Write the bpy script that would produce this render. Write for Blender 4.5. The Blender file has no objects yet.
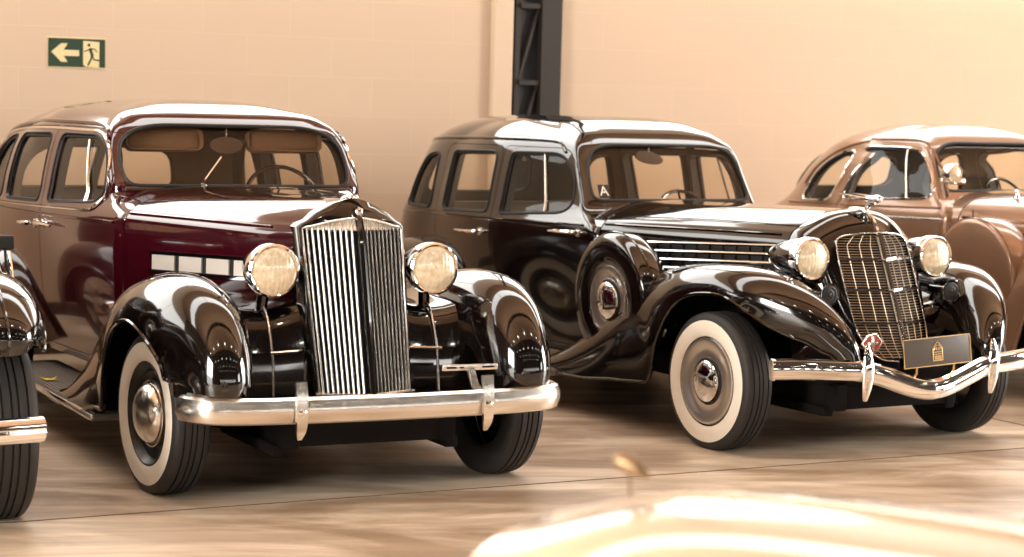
import bpy, bmesh, math, random
from mathutils import Vector, Matrix
from mathutils.bvhtree import BVHTree

random.seed(7)
SC = bpy.context.scene
COL = SC.collection
R = math.radians

# ------------------------------------------------------------------ materials
def node_mat(name):
    m = bpy.data.materials.new(name)
    m.use_nodes = True
    nt = m.node_tree
    return m, nt, nt.nodes['Principled BSDF']

def pbr(name, col, rough=0.5, metal=0.0, coat=0.0, spec=0.5, noise=0.0, nscale=8.0, bump=0.0, bscale=40.0, sheen=0.0, coatr=0.03):
    m, nt, b = node_mat(name)
    b.inputs['Base Color'].default_value = (*col, 1)
    b.inputs['Roughness'].default_value = rough
    b.inputs['Metallic'].default_value = metal
    b.inputs['Coat Weight'].default_value = coat
    b.inputs['Coat Roughness'].default_value = coatr
    b.inputs['Specular IOR Level'].default_value = spec
    b.inputs['Sheen Weight'].default_value = sheen
    tc = nt.nodes.new('ShaderNodeTexCoord')
    if noise > 0:
        nz = nt.nodes.new('ShaderNodeTexNoise'); nz.inputs['Scale'].default_value = nscale; nz.inputs['Detail'].default_value = 4
        nt.links.new(tc.outputs['Object'], nz.inputs['Vector'])
        mx = nt.nodes.new('ShaderNodeMix'); mx.data_type = 'RGBA'
        mx.inputs['A'].default_value = (*[c * (1 - noise) for c in col], 1)
        mx.inputs['B'].default_value = (*[min(1, c * (1 + noise)) for c in col], 1)
        nt.links.new(nz.outputs['Fac'], mx.inputs['Factor'])
        nt.links.new(mx.outputs['Result'], b.inputs['Base Color'])
    if bump > 0:
        n2 = nt.nodes.new('ShaderNodeTexNoise'); n2.inputs['Scale'].default_value = bscale
        nt.links.new(tc.outputs['Object'], n2.inputs['Vector'])
        bp = nt.nodes.new('ShaderNodeBump'); bp.inputs['Strength'].default_value = bump; bp.inputs['Distance'].default_value = 0.01
        nt.links.new(n2.outputs['Fac'], bp.inputs['Height'])
        nt.links.new(bp.outputs['Normal'], b.inputs['Normal'])
    return m

def glass_mat(name, tint, refl=1.45):
    m = bpy.data.materials.new(name); m.use_nodes = True
    nt = m.node_tree; nt.nodes.clear()
    out = nt.nodes.new('ShaderNodeOutputMaterial')
    tr = nt.nodes.new('ShaderNodeBsdfTransparent'); tr.inputs['Color'].default_value = (*tint, 1)
    gl = nt.nodes.new('ShaderNodeBsdfGlossy'); gl.inputs['Roughness'].default_value = 0.02
    fr = nt.nodes.new('ShaderNodeFresnel')
    ge = nt.nodes.new('ShaderNodeNewGeometry')            # the same mirror strength from both sides of the thin pane
    mr = nt.nodes.new('ShaderNodeMapRange'); mr.inputs['To Min'].default_value = refl; mr.inputs['To Max'].default_value = 1.0 / refl
    nt.links.new(ge.outputs['Backfacing'], mr.inputs['Value']); nt.links.new(mr.outputs['Result'], fr.inputs['IOR'])
    mx = nt.nodes.new('ShaderNodeMixShader')
    nt.links.new(fr.outputs['Fac'], mx.inputs['Fac'])
    nt.links.new(tr.outputs['BSDF'], mx.inputs[1]); nt.links.new(gl.outputs['BSDF'], mx.inputs[2])
    nt.links.new(mx.outputs['Shader'], out.inputs['Surface'])
    return m

M = {}
M['black'] = pbr('black_paint', (0.004, 0.0025, 0.002), 0.10, coat=1.0)
M['dullblack'] = pbr('dull_black_paint', (0.006, 0.005, 0.005), 0.30, spec=0.4)
M['maroon'] = pbr('maroon_paint', (0.036, 0.0016, 0.005), 0.10, coat=1.0)
M['brown'] = pbr('brown_paint', (0.29, 0.165, 0.10), 0.28, metal=0.45, coat=1.0)
M['cream'] = pbr('cream_paint', (0.60, 0.435, 0.265), 0.25, coat=1.0)
M['chrome'] = pbr('chrome', (0.90, 0.89, 0.88), 0.07, metal=1.0)
M['satin'] = pbr('satin_nickel', (0.86, 0.82, 0.76), 0.24, metal=1.0)
M['panel'] = pbr('brushed_metal', (0.95, 0.88, 0.79), 0.38, metal=0.5, bump=0.08, bscale=220)
M['discm'] = pbr('polished_disc', (0.88, 0.85, 0.80), 0.30, metal=1.0)
M['bar'] = pbr('grille_chrome', (0.92, 0.91, 0.89), 0.22, metal=1.0)
M['gold'] = pbr('gold_plate', (0.62, 0.40, 0.18), 0.3, metal=1.0)
M['tire'] = pbr('tire_rubber', (0.018, 0.016, 0.015), 0.6, noise=0.25, nscale=20, bump=0.15, bscale=90)
M['white'] = pbr('whitewall_rubber', (0.88, 0.82, 0.71), 0.5, noise=0.06, nscale=9)
M['rubber'] = pbr('seal_rubber', (0.012, 0.011, 0.010), 0.55)
M['under'] = pbr('chassis_black', (0.006, 0.005, 0.0045), 0.9, spec=0.15, noise=0.3)
M['dark'] = pbr('core_black', (0.006, 0.006, 0.006), 0.8)
M['cloth'] = pbr('brown_wool_cloth', (0.13, 0.085, 0.05), 0.9, noise=0.15, nscale=60, sheen=0.3)
M['liner'] = pbr('headliner_cloth', (0.10, 0.066, 0.04), 0.95, noise=0.1, nscale=40)
M['visor'] = pbr('tan_visor_cloth', (0.13, 0.065, 0.03), 0.85, noise=0.1, nscale=50)
M['dash'] = pbr('dash_brown', (0.06, 0.028, 0.014), 0.4)
M['bakelite'] = pbr('dark_bakelite', (0.03, 0.012, 0.008), 0.25, coat=0.5)
M['rbmat'] = pbr('ribbed_rubber', (0.20, 0.18, 0.16), 0.45)
M['plate'] = pbr('grey_sign_plate', (0.085, 0.068, 0.055), 0.35)
M['red'] = pbr('red_enamel', (0.42, 0.06, 0.03), 0.25, coat=0.5)
M['rimblack'] = pbr('rim_black', (0.008, 0.007, 0.007), 0.35)
M['brass'] = pbr('worn_nickel', (0.62, 0.54, 0.42), 0.35, metal=1.0)
M['ornament'] = pbr('bronze_figure', (0.30, 0.19, 0.10), 0.45, metal=0.6)
M['glass'] = glass_mat('window_glass', (0.93, 0.90, 0.84))
M['wsglass'] = glass_mat('windshield_glass', (0.93, 0.88, 0.79))

def lens_mat():
    m, nt, b = node_mat('fluted_lens')
    tc = nt.nodes.new('ShaderNodeTexCoord')
    wv = nt.nodes.new('ShaderNodeTexWave'); wv.bands_direction = 'Y'; wv.inputs['Scale'].default_value = 16; wv.inputs['Distortion'].default_value = 2.5
    nz = nt.nodes.new('ShaderNodeTexNoise'); nz.inputs['Scale'].default_value = 45; nz.inputs['Detail'].default_value = 3
    nt.links.new(tc.outputs['Object'], wv.inputs['Vector']); nt.links.new(tc.outputs['Object'], nz.inputs['Vector'])
    rp = nt.nodes.new('ShaderNodeValToRGB')
    rp.color_ramp.elements[0].position = 0.3; rp.color_ramp.elements[0].color = (0.80, 0.62, 0.38, 1)
    rp.color_ramp.elements[1].position = 0.75; rp.color_ramp.elements[1].color = (1.0, 0.93, 0.76, 1)
    nt.links.new(nz.outputs['Fac'], rp.inputs['Fac']); nt.links.new(rp.outputs['Color'], b.inputs['Base Color'])
    bp = nt.nodes.new('ShaderNodeBump'); bp.inputs['Strength'].default_value = 0.25; bp.inputs['Distance'].default_value = 0.003
    nt.links.new(wv.outputs['Fac'], bp.inputs['Height']); nt.links.new(bp.outputs['Normal'], b.inputs['Normal'])
    b.inputs['Metallic'].default_value = 0.35
    b.inputs['Roughness'].default_value = 0.25
    b.inputs['Coat Weight'].default_value = 1.0
    return m
M['lens'] = lens_mat()

# ------------------------------------------------------------------ mesh helpers
def finish(me, smooth=True, angle=38):
    for p in me.polygons:
        p.use_smooth = smooth
    if smooth:
        try:
            me.set_sharp_from_angle(angle=R(angle))
        except Exception:
            pass

def new_obj(name, me, parent=None):
    o = bpy.data.objects.new(name, me)
    COL.objects.link(o)
    if parent is not None:
        o.parent = parent
    return o

def mk(name, geo, mat, parent=None, smooth=True, angle=38, fixn=True):
    """geo = (verts, faces) in the parent's frame; one mesh object."""
    v, f = geo
    me = bpy.data.meshes.new(name)
    me.from_pydata([tuple(p) for p in v], [], f)
    if fixn:
        bm = bmesh.new(); bm.from_mesh(me)
        bmesh.ops.remove_doubles(bm, verts=bm.verts, dist=1e-5)
        bmesh.ops.recalc_face_normals(bm, faces=bm.faces)
        bm.to_mesh(me); bm.free()
    me.update()
    for x in (mat if isinstance(mat, (list, tuple)) else [mat]):
        me.materials.append(M[x] if isinstance(x, str) else x)
    finish(me, smooth, angle)
    return new_obj(name, me, parent)

def join(*geos):
    V, F = [], []
    for v, f in geos:
        b = len(V); V.extend(v); F.extend([tuple(i + b for i in q) for q in f])
    return V, F

def flipy(geo):
    v, f = geo
    return [(p[0], -p[1], p[2]) for p in v], [tuple(reversed(q)) for q in f]

def xf(geo, mat):
    return [tuple(mat @ Vector(p)) for p in geo[0]], geo[1]

def T(x, y, z): return Matrix.Translation((x, y, z))
def RX(a): return Matrix.Rotation(a, 4, 'X')
def RY(a): return Matrix.Rotation(a, 4, 'Y')
def RZ(a): return Matrix.Rotation(a, 4, 'Z')

def cr(pts, n):
    """Catmull-Rom through pts (tuples), n samples per span."""
    P = [Vector(p) for p in pts]
    if len(P) == 2:
        return [P[0].lerp(P[1], i / n) for i in range(n + 1)]
    out = []
    for i in range(len(P) - 1):
        p1, p2 = P[i], P[i + 1]
        p0 = P[i - 1] if i > 0 else p1 * 2 - p2
        p3 = P[i + 2] if i + 2 < len(P) else p2 * 2 - p1
        for k in range(n):
            t = k / n
            out.append(0.5 * ((2 * p1) + (p2 - p0) * t + (2 * p0 - 5 * p1 + 4 * p2 - p3) * t * t + (3 * p1 - p0 - 3 * p2 + p3) * t ** 3))
    out.append(P[-1])
    return out

def grid(rows, closed=False, caps=False):
    nr, nc = len(rows), len(rows[0])
    V = [tuple(p) for r in rows for p in r]
    F = []
    for i in range(nr - 1):
        for j in range(nc if closed else nc - 1):
            k = (j + 1) % nc
            F.append((i * nc + j, i * nc + k, (i + 1) * nc + k, (i + 1) * nc + j))
    if caps:
        F.append(tuple(range(nc))[::-1]); F.append(tuple((nr - 1) * nc + j for j in range(nc)))
    return V, F

def net(rows, nu, nv):
    """bicubic surface through a control net; returns rows of points"""
    dense = [cr(r, nv) for r in rows]
    cols = [cr([d[j] for d in dense], nu) for j in range(len(dense[0]))]
    return [[cols[j][i] for j in range(len(cols))] for i in range(len(cols[0]))]

def lathe(profile, n=48, axis='x'):
    """profile [(a, r)] along the axis; closed surface of revolution"""
    rows = []
    for a, r in profile:
        row = []
        for k in range(n):
            t = 2 * math.pi * k / n
            c, s = r * math.cos(t), r * math.sin(t)
            row.append((a, c, s) if axis == 'x' else ((c, a, s) if axis == 'y' else (c, s, a)))
        rows.append(row)
    return grid(rows, closed=True)

def frames(path, closed=False, up=(0, 0, 1)):
    n = len(path); out = []
    up = Vector(up)
    for i in range(n):
        a = path[(i - 1) % n] if (closed or i > 0) else path[i]
        b = path[(i + 1) % n] if (closed or i < n - 1) else path[i]
        t = (Vector(b) - Vector(a)).normalized()
        s = t.cross(up)
        if s.length < 1e-4: s = t.cross(Vector((1, 0, 0.01)))
        s.normalize(); u = s.cross(t).normalized()
        out.append((Vector(path[i]), s, u))
    return out

def sweep(path, section, closed=False, up=(0, 0, 1), scale=None, caps=True):
    """section [(s,u)] swept along path"""
    rows = []
    for i, (p, s, u) in enumerate(frames(path, closed, up)):
        k = scale[i] if scale else 1.0
        rows.append([p + s * (a * k) + u * (b * k) for a, b in section])
    if closed:
        rows.append(rows[0])
    return grid(rows, closed=True, caps=caps and not closed)

def circ(r, n=8, sy=1.0):
    return [(r * math.cos(2 * math.pi * k / n), r * sy * math.sin(2 * math.pi * k / n)) for k in range(n)]

def tube(path, r, n=8, closed=False, up=(0, 0, 1), scale=None):
    return sweep(path, circ(r, n), closed, up, scale)

def box(cx, cy, cz, sx, sy, sz, bev=0.0):
    bm = bmesh.new()
    bmesh.ops.create_cube(bm, size=1.0)
    bmesh.ops.scale(bm, vec=(sx, sy, sz), verts=bm.verts)
    bmesh.ops.translate(bm, vec=(cx, cy, cz), verts=bm.verts)
    if bev > 0:
        bmesh.ops.bevel(bm, geom=bm.edges[:], offset=bev, segments=3, affect='EDGES', profile=0.5)
    v = [tuple(x.co) for x in bm.verts]; bm.verts.index_update()
    f = [tuple(x.index for x in q.verts) for q in bm.faces]
    bm.free()
    return v, f

def rpoly(pts, rad, n=5):
    """2-D polygon with rounded corners"""
    out = []; N = len(pts)
    for i, p in enumerate(pts):
        r = rad[i] if isinstance(rad, (list, tuple)) else rad
        a, v, b = Vector(pts[i - 1]), Vector(p), Vector(pts[(i + 1) % N])
        if r <= 0:
            out.append(tuple(v)); continue
        d1, d2 = min(r, (a - v).length * 0.48), min(r, (b - v).length * 0.48)
        p1, p2 = v + (a - v).normalized() * d1, v + (b - v).normalized() * d2
        for k in range(n + 1):
            t = k / n
            out.append(tuple(p1 * (1 - t) ** 2 + v * 2 * t * (1 - t) + p2 * t * t))
    return out

def densify(poly, step=0.04):
    out = []
    for i, p in enumerate(poly):
        a, b = Vector(p), Vector(poly[(i + 1) % len(poly)])
        n = max(1, int((b - a).length / step))
        for k in range(n):
            out.append(tuple(a.lerp(b, k / n)))
    return out

def inset(poly, d):
    """shrink a 2-D polygon by d (negative grows)"""
    N = len(poly); area = sum(poly[i][0] * poly[(i + 1) % N][1] - poly[(i + 1) % N][0] * poly[i][1] for i in range(N))
    sg = 1 if area > 0 else -1
    out = []
    for i in range(N):
        a, v, b = Vector(poly[i - 1]), Vector(poly[i]), Vector(poly[(i + 1) % N])
        e = ((v - a).normalized() + (b - v).normalized())
        if e.length < 1e-6: e = b - v
        e.normalize()
        out.append((v[0] - e[1] * d * sg, v[1] + e[0] * d * sg))
    return out

def prism(poly, axis, a0, a1):
    n = len(poly)
    if axis == 'y':
        V = [(p[0], a0, p[1]) for p in poly] + [(p[0], a1, p[1]) for p in poly]
    else:
        V = [(a0, p[0], p[1]) for p in poly] + [(a1, p[0], p[1]) for p in poly]
    F = [tuple(range(n))[::-1], tuple(range(n, 2 * n))]
    for i in range(n):
        j = (i + 1) % n
        F.append((i, j, n + j, n + i))
    return V, F

def mesh_of(geo, mats=()):
    me = bpy.data.meshes.new('tmp')
    me.from_pydata([tuple(p) for p in geo[0]], [], geo[1])
    bm = bmesh.new(); bm.from_mesh(me)
    bmesh.ops.remove_doubles(bm, verts=bm.verts, dist=1e-5)
    bmesh.ops.recalc_face_normals(bm, faces=bm.faces)
    bm.to_mesh(me); bm.free(); me.update()
    for m in mats: me.materials.append(M[m])
    return me

def evaluate(o):
    dg = bpy.context.evaluated_depsgraph_get()
    return bpy.data.meshes.new_from_object(o.evaluated_get(dg))

def boolean(me, cutters, op='DIFFERENCE'):
    """me (mesh) with a list of cutter geos, one after another; returns a new mesh. A cut that goes wrong is tried again a hair to the side."""
    cur = me
    for g in cutters:
        n0 = len(cur.polygons); v0 = len(cur.vertices)
        for dx, solver in ((0, 'EXACT'), (.0013, 'EXACT'), (-.0017, 'EXACT'), (.0031, 'EXACT'), (0, 'FAST'), (.002, 'FAST')):
            o = bpy.data.objects.new('tmp_a', cur); COL.objects.link(o)
            c = bpy.data.objects.new('tmp_c', mesh_of(([(p[0] + dx, p[1] + dx * .7, p[2] + dx * .4) for p in g[0]], g[1]))); COL.objects.link(c)
            md = o.modifiers.new('b', 'BOOLEAN'); md.operation = op; md.solver = solver; md.object = c
            r = evaluate(o)
            bpy.data.objects.remove(o); bpy.data.objects.remove(c)
            n1 = len(r.polygons)
            v1 = len(r.vertices)
            if (op == 'DIFFERENCE' and n1 > n0 * .6 and v1 != v0) or (op == 'INTERSECT' and n0 * .5 > n1 > 60):
                break
        cur = r
    return cur

def solidify(me, t, mat_off=0):
    o = bpy.data.objects.new('tmp_s', me); COL.objects.link(o)
    md = o.modifiers.new('s', 'SOLIDIFY'); md.thickness = t; md.offset = -1; md.material_offset = mat_off
    r = evaluate(o); bpy.data.objects.remove(o)
    return r

class Ref:
    """an uncut surface: ray casts and smooth normals"""
    def __init__(s, me):
        bm = bmesh.new(); bm.from_mesh(me); bmesh.ops.triangulate(bm, faces=bm.faces[:]); bm.normal_update()
        bm.verts.ensure_lookup_table()
        s.co = [v.co.copy() for v in bm.verts]; s.no = [v.normal.copy() for v in bm.verts]
        s.tri = [tuple(v.index for v in f.verts) for f in bm.faces]
        s.bvh = BVHTree.FromPolygons(s.co, s.tri); bm.free()
    def smooth(s, i, p):
        a, b, c = s.tri[i]; A, B, C = s.co[a], s.co[b], s.co[c]
        v0, v1, v2 = B - A, C - A, p - A
        d00, d01, d11, d20, d21 = v0.dot(v0), v0.dot(v1), v1.dot(v1), v2.dot(v0), v2.dot(v1)
        den = d00 * d11 - d01 * d01
        if abs(den) < 1e-14: return s.no[a]
        v = (d11 * d20 - d01 * d21) / den; w = (d00 * d21 - d01 * d20) / den
        return (s.no[a] * (1 - v - w) + s.no[b] * v + s.no[c] * w).normalized()
    def side(s, x, z, sgn=-1):
        h = s.bvh.ray_cast(Vector((x, 3 * sgn, z)), Vector((0, -sgn, 0)))
        return (h[0], s.smooth(h[2], h[0])) if h[0] is not None else (None, None)
    def front(s, y, z, x0=4, d=-1):
        h = s.bvh.ray_cast(Vector((x0, y, z)), Vector((d, 0, 0)))
        return (h[0], s.smooth(h[2], h[0])) if h[0] is not None else (None, None)
    def down(s, x, y):
        h = s.bvh.ray_cast(Vector((x, y, 5)), Vector((0, 0, -1)))
        return (h[0], s.smooth(h[2], h[0])) if h[0] is not None else (None, None)

def apply_normals(me, ref):
    """glossy panels keep the smooth normals of the surface they were cut from"""
    for p in me.polygons: p.use_smooth = True
    ns = [None] * len(me.loops)
    for p in me.polygons:
        for li in p.loop_indices:
            co = me.vertices[me.loops[li].vertex_index].co
            h = ref.bvh.find_nearest(co)
            n = p.normal
            if h[0] is not None and h[3] < 0.0015:
                sn = ref.smooth(h[2], h[0])
                if sn.dot(p.normal) > 0.75: n = sn
            elif h[0] is not None and h[3] < 0.05:
                sn = -ref.smooth(h[2], h[0])
                if sn.dot(p.normal) > 0.75: n = sn
            ns[li] = n
    me.normals_split_custom_set([tuple(n) for n in ns])

def outline3(ref, poly, how, off=0.0, sgn=-1):
    out = []
    for a, b in densify(poly):
        if how == 'side': p, n = ref.side(a, b, sgn)
        elif how == 'front': p, n = ref.front(a, b)
        else: p, n = ref.front(a, b, -8, 1)
        if p is not None: out.append(p + n * off)
    return out

def pane_geo(ref, poly, how, off=-0.014, sgn=-1, K=7):
    d = densify(poly)
    cx = sum(p[0] for p in d) / len(d); cz = sum(p[1] for p in d) / len(d)
    rows = []
    for k in range(K + 1):
        t = max(k / K, 0.001); row = []
        for a, b in d:
            x, z = cx + (a - cx) * t, cz + (b - cz) * t
            p, n = ref.side(x, z, sgn) if how == 'side' else (ref.front(x, z) if how == 'front' else ref.front(x, z, -8, 1))
            if p is None: p, n = Vector((x, sgn * 0.7, z)), Vector((0, sgn, 0))
            row.append(p + n * off)
        rows.append(row)
    return grid(rows, closed=True)

def empty(name, loc, rz, label, cat, group=None):
    o = bpy.data.objects.new(name, None); COL.objects.link(o)
    o.location = loc; o.rotation_euler = (0, 0, rz)
    o['label'] = label; o['category'] = cat
    if group: o['group'] = group
    return o

def tag(o, label=None, cat=None, group=None, kind=None):
    if label: o['label'] = label
    if cat: o['category'] = cat
    if group: o['group'] = group
    if kind: o['kind'] = kind
    return o

def both(name, geo, mat, parent, **kw):
    """a right-hand part (y<0) and its mirror image on the left"""
    return [mk(name, geo, mat, parent, **kw), mk(name, flipy(geo), mat, parent, **kw)]
# ------------------------------------------------------------------ car building blocks (car frame: x forward from the front axle, y left, z up)
def resample(pts, n):
    P = [Vector(p) for p in pts]
    L = [0.0]
    for i in range(1, len(P)): L.append(L[-1] + (P[i] - P[i - 1]).length)
    if L[-1] < 1e-9: return [P[0].copy() for _ in range(n + 1)]
    out = []; j = 0
    for k in range(n + 1):
        t = L[-1] * k / n
        while j < len(P) - 2 and L[j + 1] < t: j += 1
        d = L[j + 1] - L[j]
        out.append(P[j].lerp(P[j + 1], (t - L[j]) / d if d > 1e-12 else 0))
    return out

def half_loop(L, pr=2.7, pf=5.0):
    z, xr, xfr, wr, wm, wf, rx, fx, xm = L
    q = []
    for k in range(41):
        t = math.pi / 2 * k / 40
        q.append((xr + rx * (1 - max(0, math.cos(t)) ** (2 / pr)), -wr * math.sin(t) ** (2 / pr), z))
    a = resample(q, 16)
    q = []
    for k in range(41):
        t = math.pi / 2 * (1 - k / 40)
        q.append((xfr - fx * (1 - max(0, math.cos(t)) ** (2 / pf)), -wf * max(0, math.sin(t)) ** (2 / pf), z))
    c = resample(q, 20)
    x0, x1 = xr + rx, xfr - fx
    q = cr([(x0, -wr, z), (xm, -wm, z), (x1, -wf, z)], 16)
    b = resample(q, 26)
    return a + b[1:] + c[1:]

def body_surface(levels, M_=5, pr=2.7, pf=5.0):
    rows = [half_loop(L, pr, pf) for L in levels]
    cols = [cr([r[j] for r in rows], M_) for j in range(len(rows[0]))]
    rows = [[cols[j][i] for j in range(len(cols))] for i in range(len(cols[0]))]
    for r in rows:
        r[0][1] = 0.0; r[-1][1] = 0.0
        for p in r: p[1] = min(p[1], 0.0)
    last = rows[-1]
    n = len(last)
    xc = (last[0][0] + last[-1][0]) / 2
    q1 = [Vector((xc + (p[0] - xc) * .78, p[1] * 0.55, p[2] + 0.0035)) for p in last]
    mid = [Vector((xc + (p[0] - xc) * .55, 0.0, p[2] + 0.005)) for p in last]
    g = grid(rows + [q1, mid])
    return join(g, flipy(g))

def build_body(root, levels, paint, sides, ws, rear, doors, pane='glass', trim=('chrome', 0.007), wstrim='rubber', handles=(), pf=5.0, pr=2.7, posts=(), reveal=0.06):
    me0 = mesh_of(body_surface(levels, pr=pr, pf=pf), (paint, 'liner'))
    ref = Ref(me0)
    h, n = ref.side(-2.2, 0.8)
    if n.y > 0:
        bm = bmesh.new(); bm.from_mesh(me0); bmesh.ops.reverse_faces(bm, faces=bm.faces[:]); bm.to_mesh(me0); bm.free(); ref = Ref(me0)
    shell = solidify(me0, 0.028, 1)
    cuts = []
    for nm, poly in sides:
        cuts += [prism(poly, 'y', -1.6, -.42), prism(poly, 'y', .42, 1.6)]
    for w in ws: cuts.append(prism(w, 'x', -2.1, 1.0))
    for w in rear: cuts.append(prism(w, 'x', -6.0, -2.9))
    whole = boolean(shell, cuts)
    dcut = []
    for nm, poly in doors:
        dcut += [prism(inset(poly, -0.004), 'y', -1.6, -0.35), prism(inset(poly, -0.004), 'y', 0.35, 1.6)]
    bm_ = boolean(whole.copy(), dcut) if dcut else whole
    apply_normals(bm_, ref)
    bm_.name = 'body'
    body = new_obj('body', bm_, root)
    door_objs = {}
    for nm, poly in doors:
        for sgn in (-1, 1):
            g = prism(poly, 'y', -1.6, -0.35) if sgn < 0 else prism(poly, 'y', 0.35, 1.6)
            dm = boolean(whole.copy(), [g], 'INTERSECT')
            apply_normals(dm, ref); dm.name = 'door'
            door_objs[(nm, sgn)] = new_obj('door', dm, root)
    for nm, poly in sides:
        for sgn in (-1, 1):
            par = door_objs.get((nm, sgn), body)
            mk('window_pane', pane_geo(ref, inset(poly, -0.006), 'side', -0.016, sgn), pane, par)
            path = outline3(ref, inset(poly, -0.004), 'side', 0.001, sgn)
            mk('window_trim', tube(path, trim[1], 6, closed=True, up=(0, 1, 0)), trim[0], par)
            if reveal > 0:                               # the deep inner jamb of the window opening
                a0 = outline3(ref, inset(poly, -0.001), 'side', -0.018, sgn)
                mk('window_jamb', grid([[q for q in a0], [q + Vector((0, -sgn * reveal, 0)) for q in a0], [q + Vector((0, -sgn * reveal, 0)) + (Vector((sum(p.x for p in a0) / len(a0), q.y, sum(p.z for p in a0) / len(a0))) - q).normalized() * 0.012 * -1 for q in a0]], closed=True), 'rubber', par)
            seal = outline3(ref, inset(poly, 0.006), 'side', -0.010, sgn)
            mk('window_seal', tube(seal, 0.006, 6, closed=True, up=(0, 1, 0)), 'rubber', par)
    for nm, x, x1, z0, z1 in posts:                                    # vent window posts
        for sgn in (-1, 1):
            path = [ref.side(x + (x1 - x) * k / 6, z0 + (z1 - z0) * k / 6, sgn) for k in range(7)]
            path = [p + n * -0.006 for p, n in path if p is not None]
            mk('vent_post', tube(path, 0.0075, 8, up=(1, 0, 0)), 'satin', door_objs.get((nm, sgn), body))
    for nm, x0, x1, z in handles:
        for sgn in (-1, 1):
            a, n = ref.side(x0, z, sgn); b, n2 = ref.side(x1, z - 0.004, sgn)
            st = join(tube([a - n * 0.005, a + n * 0.045], 0.013, 10, up=(1, 0, 0)), xf(lathe([(-0.002, 0.0), (-0.002, 0.026), (0.008, 0.024), (0.012, 0.0)], 16, 'y'), Matrix.Translation(a) @ RZ(0 if sgn > 0 else math.pi)),
                      tube([a + n * 0.045 + (a - b) * 0.08, a + n * 0.05, a.lerp(b, 0.5) + n * 0.052, b + n * 0.04], 0.011, 8, scale=[0.7, 1.2, 1.0, 0.55]))
            mk('door_handle', st, 'chrome', door_objs.get((nm, sgn), body))
    for w in ws:
        fr = mk('windshield', pane_geo(ref, inset(w, -0.006), 'front', -0.014, K=10), 'wsglass', root)
        mk('windshield_frame', tube(outline3(ref, w, 'front', -0.002), 0.010, 8, closed=True, up=(1, 0, 0)), wstrim, fr)
    for w in rear:
        fr = mk('rear_window', pane_geo(ref, inset(w, -0.006), 'rear', -0.014), pane, root)
        mk('window_trim', tube(outline3(ref, w, 'rear', -0.002), 0.012, 8, closed=True, up=(1, 0, 0)), 'rubber', fr)
    # floor pan and rear shelf inside the shell
    z0 = levels[0][0]
    fl = [p for p in half_loop(levels[0])]
    poly = [(p[0], p[1] * 0.97) for p in fl] + [(p[0], -p[1] * 0.97) for p in reversed(fl)]
    V = [(a, b, z0 + 0.03) for a, b in poly]; n = len(V)
    V += [(a, b, z0 + 0.0) for a, b in poly]
    F = [tuple(range(n)), tuple(range(n, 2 * n))[::-1]] + [(i, (i + 1) % n, n + (i + 1) % n, n + i) for i in range(n)]
    mk('floor_pan', (V, F), 'under', root, smooth=False)
    return body, ref, door_objs

def loft_hood(sections, nx=10, nj=6):
    """sections: [(x, [(y,z)...from centre top to bottom])] -> right half grid mirrored"""
    rows = [[(x, -y, z) for y, z in s] for x, s in sections]
    g = grid(net(rows, nx, nj))
    return join(g, flipy(g))

def hood_part(name, root, sections, paint, t=0.012):
    me0 = mesh_of(loft_hood(sections), (paint, 'under'))
    # outward normals
    ref = Ref(me0)
    h, n = ref.down(sections[len(sections) // 2][0], -0.05)
    if n is not None and n.z < 0:
        bm = bmesh.new(); bm.from_mesh(me0); bmesh.ops.reverse_faces(bm, faces=bm.faces[:]); bm.to_mesh(me0); bm.free(); ref = Ref(me0)
    me = solidify(me0, t, 1)
    me.name = name; finish(me, True, 40)
    return new_obj(name, me, root), ref

def fender_geo(st, p=2.3, n_cross=22, n_span=6):
    """stations (x, z, y_outer, y_inner, depth_outer, depth_inner, [power]) along the crown line"""
    S = cr([tuple(s[:6]) for s in [(*q[:6],) for q in st]] if False else [Vector(q[:6]) for q in st], n_span)
    rows = []
    for i, s in enumerate(S):
        a = S[max(0, i - 1)]; b = S[min(len(S) - 1, i + 1)]
        tx, tz = b[0] - a[0], b[1] - a[1]
        l = math.hypot(tx, tz) or 1; tx, tz = tx / l, tz / l
        nx, nz = -tz, tx
        if i > 0 and False: pass
        yc, hw = (s[2] + s[3]) / 2, (s[2] - s[3]) / 2
        row = []
        for k in range(n_cross + 1):
            f = math.pi * k / n_cross
            c, sn = math.cos(f), max(0.0, math.sin(f))
            y = yc + hw * (1 if c >= 0 else -1) * abs(c) ** (2 / p)
            d = (s[4] if c >= 0 else s[5]) * (1 - sn ** (2 / p))
            row.append((s[0] - nx * d, -y, s[1] - nz * d))
        rows.append(row)
    return rows

def fender(root, name, st, paint, p=2.3, t=0.02, lip=True, both_sides=True, n_span=6):
    rows = fender_geo(st, p, n_span=n_span)
    me0 = mesh_of(grid(rows), (paint, 'under'))
    mid = rows[len(rows) // 2][len(rows[0]) // 2]
    bvh = Ref(me0)
    h, n = bvh.down(mid[0], mid[1])
    if n is not None and n.z < 0:
        bm = bmesh.new(); bm.from_mesh(me0); bmesh.ops.reverse_faces(bm, faces=bm.faces[:]); bm.to_mesh(me0); bm.free()
    me = solidify(me0, t, 1); me.name = name; finish(me, True, 50)
    outs = []
    for sgn in ((-1, 1) if both_sides else (-1,)):
        if sgn > 0:
            bm = bmesh.new(); bm.from_mesh(me)
            for v in bm.verts: v.co.y = -v.co.y
            bmesh.ops.reverse_faces(bm, faces=bm.faces[:])
            m2 = bpy.data.meshes.new(name); bm.to_mesh(m2); bm.free()
            for m in me.materials: m2.materials.append(m)
            finish(m2, True, 50); o = new_obj(name, m2, root)
        else:
            o = new_obj(name, me, root)
        if lip:
            path = [Vector((r[0][0], r[0][1] * -sgn, r[0][2])) for r in rows]
            mk('fender_bead', tube(path, 0.009, 6, up=(0, 1, 0)), paint, o)
        outs.append(o)
    return outs, rows

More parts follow.
